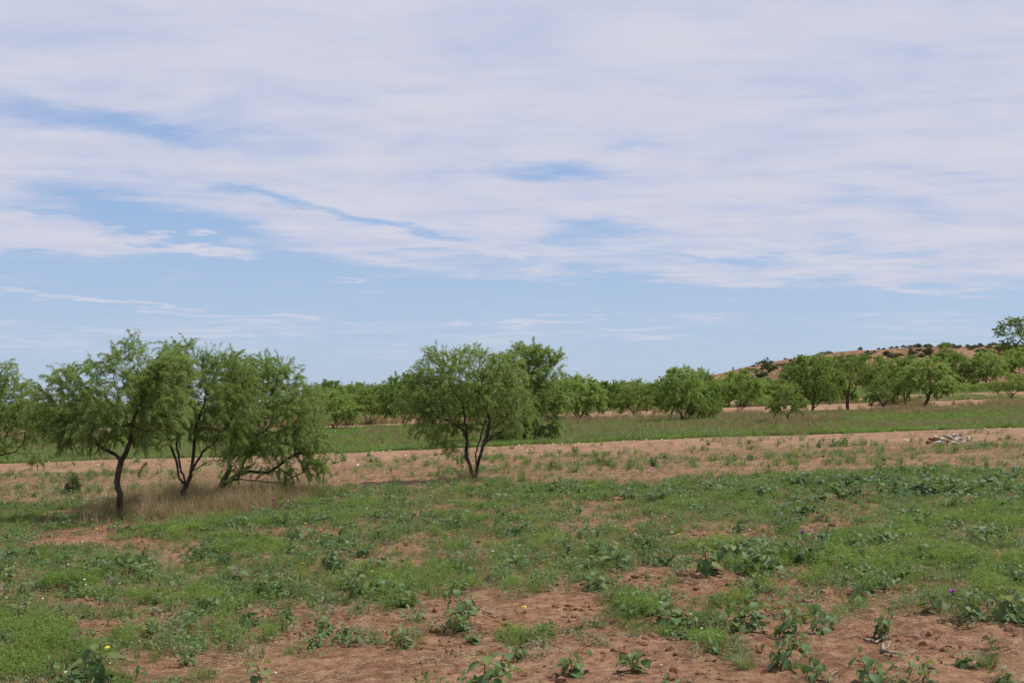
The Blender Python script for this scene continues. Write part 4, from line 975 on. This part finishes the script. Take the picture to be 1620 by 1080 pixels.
KEY = [  # base px, base row, height px, variant, wideness, label
    (128, 1086, 62, 1, 1.1, 'bushy broad-leaved weed at the bottom left corner, second from the left'), (156, 1092, 84, 0, 1.2, 'upright large-leaved weed at the bottom left with a bare lower stem'), (92, 1094, 58, 4, 1.0, 'low leafy weed at the bottom left corner, leftmost of three'),
    (414, 1094, 52, 0, 1.5, 'weed with two big spread leaves at the bottom edge left of centre'), (765, 1096, 84, 2, 1.25, 'large dark weed at the bottom edge near the middle'), (905, 1068, 48, 3, 1.1, 'small drooping weed on bare soil right of the large bottom weed'),
    (1000, 1062, 46, 1, 1.4, 'slanting weed with narrow leaves on bare soil right of the bottom middle'), (735, 974, 50, 1, 1.35, 'single dark weed with folded leaves at the edge of the bare patch'), (545, 1018, 30, 3, 1.0, 'little weed at the left edge of the bare soil'),
    (640, 1030, 44, 4, 1.0, 'weed rising out of a bright feathery mound left of the bare soil'), (564, 950, 52, 4, 1.1, 'leafy weed at the left of the row above the bare patch'), (602, 950, 44, 1, 1.2, 'middle weed of the row above the bare patch'), (644, 958, 40, 3, 1.2, 'right weed of the row above the bare patch'),
    (216, 912, 40, 2, 1.3, 'spreading weed with a dark centre in the left foreground'), (942, 938, 38, 3, 1.2, 'weed at the top corner of the bare soil patch'), (1120, 912, 70, 2, 1.1, 'tall dark weed left of its twin above the right bare soil'), (1212, 910, 66, 2, 1.1, 'tall dark weed right of its twin above the right bare soil'),
    (1188, 1000, 62, 4, 1.4, 'wide leafy clump on the right bare soil, nearest the middle'), (1238, 1008, 60, 2, 1.1, 'dense weed in the middle of the leafy clump on the right bare soil'), (1300, 1000, 56, 1, 1.2, 'right end weed of the leafy clump on the right bare soil'), (1262, 1034, 46, 3, 1.2, 'weed hanging below the leafy clump on the right'),
    (1292, 1078, 46, 1, 1.1, 'small weed low on the bare soil right of centre'), (1392, 1010, 50, 4, .95, 'compact drooping weed beside the dead sticks'), (1378, 1090, 66, 1, 1.2, 'weed at the bottom edge below the dead sticks'), (1422, 1092, 36, 3, 1.0, 'low weed at the bottom edge right of the one below the sticks'),
    (1526, 1050, 36, 3, 1.2, 'small weed on bare soil left of the grass tuft at the right'), (1590, 1078, 36, 3, 1.1, 'small weed at the bottom right corner'), (1478, 968, 52, 1, 1.3, 'weed with upright oval leaves left of the pink thistle head'), (1540, 980, 56, 2, 1.1, 'leafy weed just right of the pink thistle head'),
    (1602, 980, 60, 0, 1.4, 'large-leaved weed at the right edge'), (1362, 955, 46, 1, 1.0, 'weed standing left of the big clump near the thistle head'), (1236, 1062, 60, 3, .8, 'young weed in front of the clump on the right'), (1335, 790, 34, 2, 1.3, 'tall weed at the top of the right green band'),
    (1470, 1092, 60, 0, .8, 'slim upright weed with a few leaves at the bottom right'), (470, 855, 30, 1, 1.3, 'weed by the pale flowers in the left middle ground'), (1350, 870, 34, 2, 1.4, 'dark weed in the bright mound on the right'), (1560, 868, 44, 2, 1.4, 'dark weed with spread leaves at the right of the bright mound'),
]
for (px, row, hp, v, wd, lab) in KEY:
    x, y, z = at(px, row); put_weed(protoN, v, x, y, hp * y / F, lab, wide=wd)
# unlabelled-by-place companions: (count, px range, row range, height m, near?)
def fill(n, p0, p1, r0, r1, h0, h1, protos, label, group, thr=.35, wide=(1, 1.5), z_=True):
    k = 0; tries = 0
    while k < n and tries < n * 30:
        tries += 1; px, row = random.uniform(p0, p1), random.uniform(r0, r1); x, y, z = at(px, row)
        if cover(np.array([x]), np.array([y]))[0] < thr: continue
        lb = label.replace('in the leafy belt behind the foreground', 'at the back edge of the leafy belt' if row < 781 else 'well inside the leafy belt' if row < 803 else 'at the front of the leafy belt')
        lb = lb.replace('midway up the green foreground', 'in the farther half of the green foreground' if row < 862 else 'in the middle of the green foreground')
        put_weed(protos, random.randrange(9), x, y, random.uniform(h0, h1), lb + (', ' + zone(px) if z_ else ''), group + (', ' + zone(px) if z_ else ''), wide=random.uniform(*wide)); k += 1
fill(46, 0, 1620, 905, 1000, .16, .32, protoN, 'broad-leaved weed in the near foreground greenery', 'broad-leaved weeds in the near foreground', .5)
fill(12, 200, 1620, 1000, 1075, .12, .22, protoN, 'small weed near the bottom of the picture', 'small weeds near the bottom of the picture', .1)
fill(90, 0, 1620, 825, 905, .18, .36, protoF, 'broad-leaved weed midway up the green foreground', 'broad-leaved weeds in the middle of the green foreground', .4)
fill(62, 760, 1640, 762, 800, .22, .40, protoF, 'weed in the leafy belt behind the foreground', 'weeds of the dense leafy belt', .2, (1.2, 1.9))
fill(34, 560, 1640, 795, 826, .20, .36, protoF, 'weed in the leafy belt behind the foreground', 'weeds of the dense leafy belt', .25, (1.1, 1.7))
fill(26, 1340, 1640, 752, 792, .28, .48, protoF, 'weed in the leafy belt behind the foreground', 'weeds of the dense leafy belt', .0, (1.2, 1.8))
fill(28, 420, 640, 780, 830, .16, .28, protoF, 'broad-leaved weed right of the dry grass under the left clump', 'weeds right of the dry grass', .2, (1.2, 1.8), False)
fill(34, 860, 1640, 700, 748, .18, .42, protoF, 'lone weed on the brown belt before the bank', 'weeds dotted over the brown belt', .0, (.8, 1.3))
fill(12, 500, 760, 716, 760, .15, .32, protoF, 'broad-leaved weed on the brown belt left of the centre tree', 'weeds on the belt left of the centre tree', .0, z_=False)
fill(14, 0, 180, 780, 815, .15, .28, protoF, 'broad-leaved weed left of the leftmost tree', 'weeds left of the leftmost tree', .1, (1.2, 1.8), False)
# grey-green clumps before the bank on the right
gm = [small_broad(.32, .42, 90, .085, .04, M_GREY, 'foliage') for _ in range(3)]
for i, (px, row, wd) in enumerate([(1285, 722, 26), (1322, 722, 28), (1240, 724, 20), (1390, 716, 26), (1418, 722, 22), (1450, 724, 24), (1490, 716, 22), (1545, 716, 26), (1590, 722, 24), (1360, 700, 24), (1500, 690, 20), (1545, 682, 20), (1440, 690, 26), (1410, 694, 22), (1210, 716, 16), (1130, 722, 14), (1475, 684, 22), (1515, 680, 18)]):
    x, y, z = at(px, row); s = wd * y / F / .75
    o = mk_obj('grey_green_bush', gm[i % 3], None, (x, y, z), (0, 0, random.uniform(0, 6)), (s, s, s * random.uniform(.75, 1.1)))
    tag(o, 'low grey-green bush on the red soil near the first bank at the right', 'bush', 'grey-green bushes near the bank at the right')
# grass tufts one can pick out
for i, (px, row, hp, lab) in enumerate([(1562, 1050, 34, 'round tuft of green grass on bare soil at the lower right'), (1180, 1058, 34, 'grass tuft on bare soil right of the bottom middle'), (60, 1000, 24, 'grass tuft in the left foreground'), (1065, 925, 26, 'grass tuft at the right edge of the bare patch'), (1268, 1062, 24, 'grass tuft between the two bottom weeds right of centre'), (1460, 890, 40, 'tallest grass tuft in the right foreground')]):
    x, y, z = at(px, row); h = hp * y / F
    tag(mk_obj('grass_tuft', grass_tuft(h * .8, h, 170, .004, M_DULL, 1.7), None, (x, y, z)), lab, 'grass')

# ------------------------------------------------------------------ thistles with pink heads
def tube_line(pts, r0, r1, sides=5):
    pos = np.array(pts, float); n = len(pos); par = np.arange(-1, n - 1); r = np.linspace(r0, r1, n); return tubes(pos, par, r, sides)
def thistle(px, row, hp, label, leaves=10):
    x, y, z = at(px, row); h = hp * y / F
    root = bpy.data.objects.new('thistle', None); COL.objects.link(root); root.location = (x, y, z); tag(root, label, 'thistle')
    V, Q = tube_line([(0, 0, -.02), (.01, 0, h * .35), (-.01, .01, h * .7), (0, 0, h)], .006, .0035); mk_obj('stem', mk_mesh('stem', V, Q, M_GREY, {'v': np.full(len(V), .8)}), root)
    n = leaves; a = rng.uniform(0, 6.28, n); P = np.stack([np.zeros(n), np.zeros(n), h * rng.uniform(.02, .55, n)], 1); D = np.stack([np.cos(a), np.sin(a), rng.uniform(.1, .8, n)], 1)
    V, Q, v = kites(P, D, h * .28 * rng.uniform(.5, 1.1, n), .03, .2); tag(mk_obj('foliage', mk_mesh('foliage', V, Q, M_GREY, {'v': v}), root), kind='stuff')
    n = 60; D = sph(n, (.15, 1)); V, Q, v = kites(np.tile([[0, 0, h]], (n, 1)), D, .045, .01, 0); mk_obj('flower_head', mk_mesh('flower_head', V, Q, M_PINK, {'v': v}), root)
    me = pebble('bud', M_GREY, 77, .9); mk_obj('bud', me, root, (0, 0, h - .008), (0, 0, 0), (.018, .018, .018))
thistle(431, 838, 44, 'tall thistle with one pink head below the leaning tree', 14)
thistle(1507, 985, 52, 'thistle whose bright pink head shows among leaves at the right')
thistle(1270, 866, 24, 'low thistle with a violet head in the middle of the right foreground')
for px, row, lab in [(478, 905, 'yellow flower on a short stem in the left foreground'), (1075, 858, 'pale yellow flower in the green right of the centre'), (152, 850, 'pale yellow flowering tuft left of the clump of weeds')]:
    x, y, z = at(px, row); root = bpy.data.objects.new('yellow_flower', None); COL.objects.link(root); root.location = (x, y, z); tag(root, lab, 'flower')
    V, Q = tube_line([(0, 0, -.01), (.005, 0, .07), (0, 0, .13)], .003, .002, 4); mk_obj('stem', mk_mesh('stem', V, Q, M_STEM), root)
    n = 12; a = np.arange(n) * 6.283 / n; V, Q, v = kites(np.tile([[0, 0, .13]], (n, 1)), np.stack([np.cos(a), np.sin(a), .4 * np.ones(n)], 1), .035, .016, 0); mk_obj('petals', mk_mesh('petals', V, Q, M_YELL, {'v': v}), root)

# ------------------------------------------------------------------ stones
import bmesh
def stone_mesh(seed, m, sx, sy, sz):
    r2 = np.random.default_rng(seed); bm = bmesh.new()
    for _ in range(16):
        q = unit(r2.normal(0, 1, 3)) * r2.uniform(.8, 1.0); bm.verts.new((q[0] * sx, q[1] * sy, q[2] * sz))
    g = bmesh.ops.convex_hull(bm, input=bm.verts); bmesh.ops.delete(bm, geom=[e for e in g['geom_interior'] if isinstance(e, bmesh.types.BMVert)], context='VERTS')
    bmesh.ops.bevel(bm, geom=list(bm.edges), offset=min(sx, sy, sz) * .12, segments=1, affect='EDGES')
    me = bpy.data.meshes.new('rock'); bm.to_mesh(me); bm.free(); me.materials.append(m); return me
PX = 1
pile = [ # px, row(centre), half w px, half h px, depth m, material, label
    (1470, 700, 8, 3, 0, M_RSTONE, 'dark rust-brown rock at the left tip of the stone pile'), (1475, 697, 6, 3.5, .1, M_RSTONE, 'rust-brown rock second from the left tip of the stone pile'),
    (1483, 695, 6, 4, .1, M_STONE, 'pale rock at the upper left of the stone pile'), (1490, 696, 7, 4, -.05, M_STONE, 'pale leaning slab left of the middle of the stone pile'), (1484, 700, 7, 2.2, -.1, M_STONE, 'thin pale slab at the lower left of the stone pile'),
    (1504, 693, 8, 3, .1, M_STONE, 'long pale slab across the top middle of the stone pile'), (1514, 690, 7, 3, .15, M_STONE, 'topmost pale rock of the stone pile'), (1506, 701, 7, 3.5, -.25, M_STONE, 'pale pinkish rock lying foremost in the stone pile'),
    (1512, 697, 5, 4, 0, M_STONE, 'pale rock in the heart of the stone pile'), (1520, 695, 6, 3, .1, M_STONE, 'tilted pale slab right of the middle of the stone pile'), (1524, 690, 4, 2.5, .2, M_RSTONE, 'small rust-brown rock on top right of the stone pile'),
    (1531, 695, 5, 4, 0, M_STONE, 'pale rounded rock at the right end of the stone pile'), (1498, 699, 4, 3, -.1, M_RSTONE, 'small brown rock wedged low in the middle of the stone pile'), (1522, 700, 5, 2.5, -.1, M_STONE, 'small pale rock low at the right of the stone pile')]
x0, y0, z0 = at(1502, 704)
for i, (px, row, hw, hh, dy, m, lab) in enumerate(pile):
    k = y0 / F; me = stone_mesh(600 + i, m, hw * k * 1.15, hw * k * .8, hh * k * 1.5)
    xx = x0 + (px - 1502) * k; yy = y0 + dy
    zz = z0 + (704 - row) * k
    zz = max(gz(xx, yy) + hh * k * .45, zz)
    tag(mk_obj('rock', me, None, (xx, yy, zz), (random.uniform(-.3, .3), random.uniform(-.35, .35), random.uniform(-.6, .6))), lab, 'rock', 'rocks heaped on the bank at the right')
for i, (px, row, hw, lab) in enumerate([(616, 713, 4.5, 'pale rock lying alone on the first bank left of the centre tree'), (670, 729, 4, 'pale flat rock on the belt left of the centre tree'), (830, 709, 4, 'pale stone on the bank right of the centre tree'), (810, 718, 4, 'dull stone below the pale one right of the centre tree'), (1410, 688, 4, 'white stone on the bank crest left of the stone pile'), (1435, 697, 6, 'small flat white stone just left of the stone pile'), (1465, 741, 8, 'long white chip of stone on the red belt at the right'), (1500, 742, 6, 'thin white chip right of the long one on the red belt'), (156, 737, 5, 'whitish stone on the bank behind the leftmost trunk'), (146, 731, 4, 'small whitish stone on the bank crest at the left')]):
    x, y, z = at(px, row); k = y / F
    tag(mk_obj('rock', stone_mesh(640 + i, M_STONE, hw * k, hw * k * .7, hw * k * .4), None, (x, y, z + hw * k * .12), (0, 0, random.uniform(0, 3))), lab, 'rock')

# ------------------------------------------------------------------ dead sticks
def stick(p1, p2, r, label, fork=False):
    a = at(*p1); b = at(*p2); a = np.array(a); b = np.array(b); L_ = np.linalg.norm(b - a); root = a.copy()
    pts = []
    for t in np.linspace(0, 1, 6):
        q = a * (1 - t) + b * t; q[2] = gz(q[0], q[1]) + r * 1.0 + .012; q[:2] += rng.normal(0, L_ * .02, 2); pts.append(q - root)
    V, Q = tube_line(pts, r, r * .55, 6)
    if fork:
        m = pts[2]; V2, Q2 = tube_line([m, m + np.array([.06, .05, .02]), m + np.array([.10, .12, .05])], r * .5, r * .25, 5); Q = np.concatenate([Q, Q2 + len(V)]); V = np.concatenate([V, V2])
    tag(mk_obj('stick', mk_mesh('stick', V, Q, M_DEAD, smooth=True), None, tuple(root)), label, 'stick')
stick((1368, 1020), (1410, 1010), .014, 'grey dead stick under the compact weed at the lower right', True)
stick((1410, 1038), (1444, 1032), .010, 'thin pale stick pointing right on the bare soil')
stick((1394, 1028), (1408, 1048), .018, 'short thick weathered stick beside the thin pale one', True)
stick((1432, 1007), (1456, 1008), .009, 'pale stick farther right behind the bare soil sticks')
stick((1532, 1034), (1556, 1034), .009, 'brown twig on the soil left of the round grass tuft')
stick((762, 970), (785, 980), .012, 'bleached twig right of the weed with folded leaves', True)
stick((990, 1012), (1010, 1018), .008, 'small dark twig in the middle of the bare soil')
stick((1310, 1080), (1326, 1070), .008, 'thin twig at the bottom edge right of the middle')
print('plants', len(bpy.data.objects))
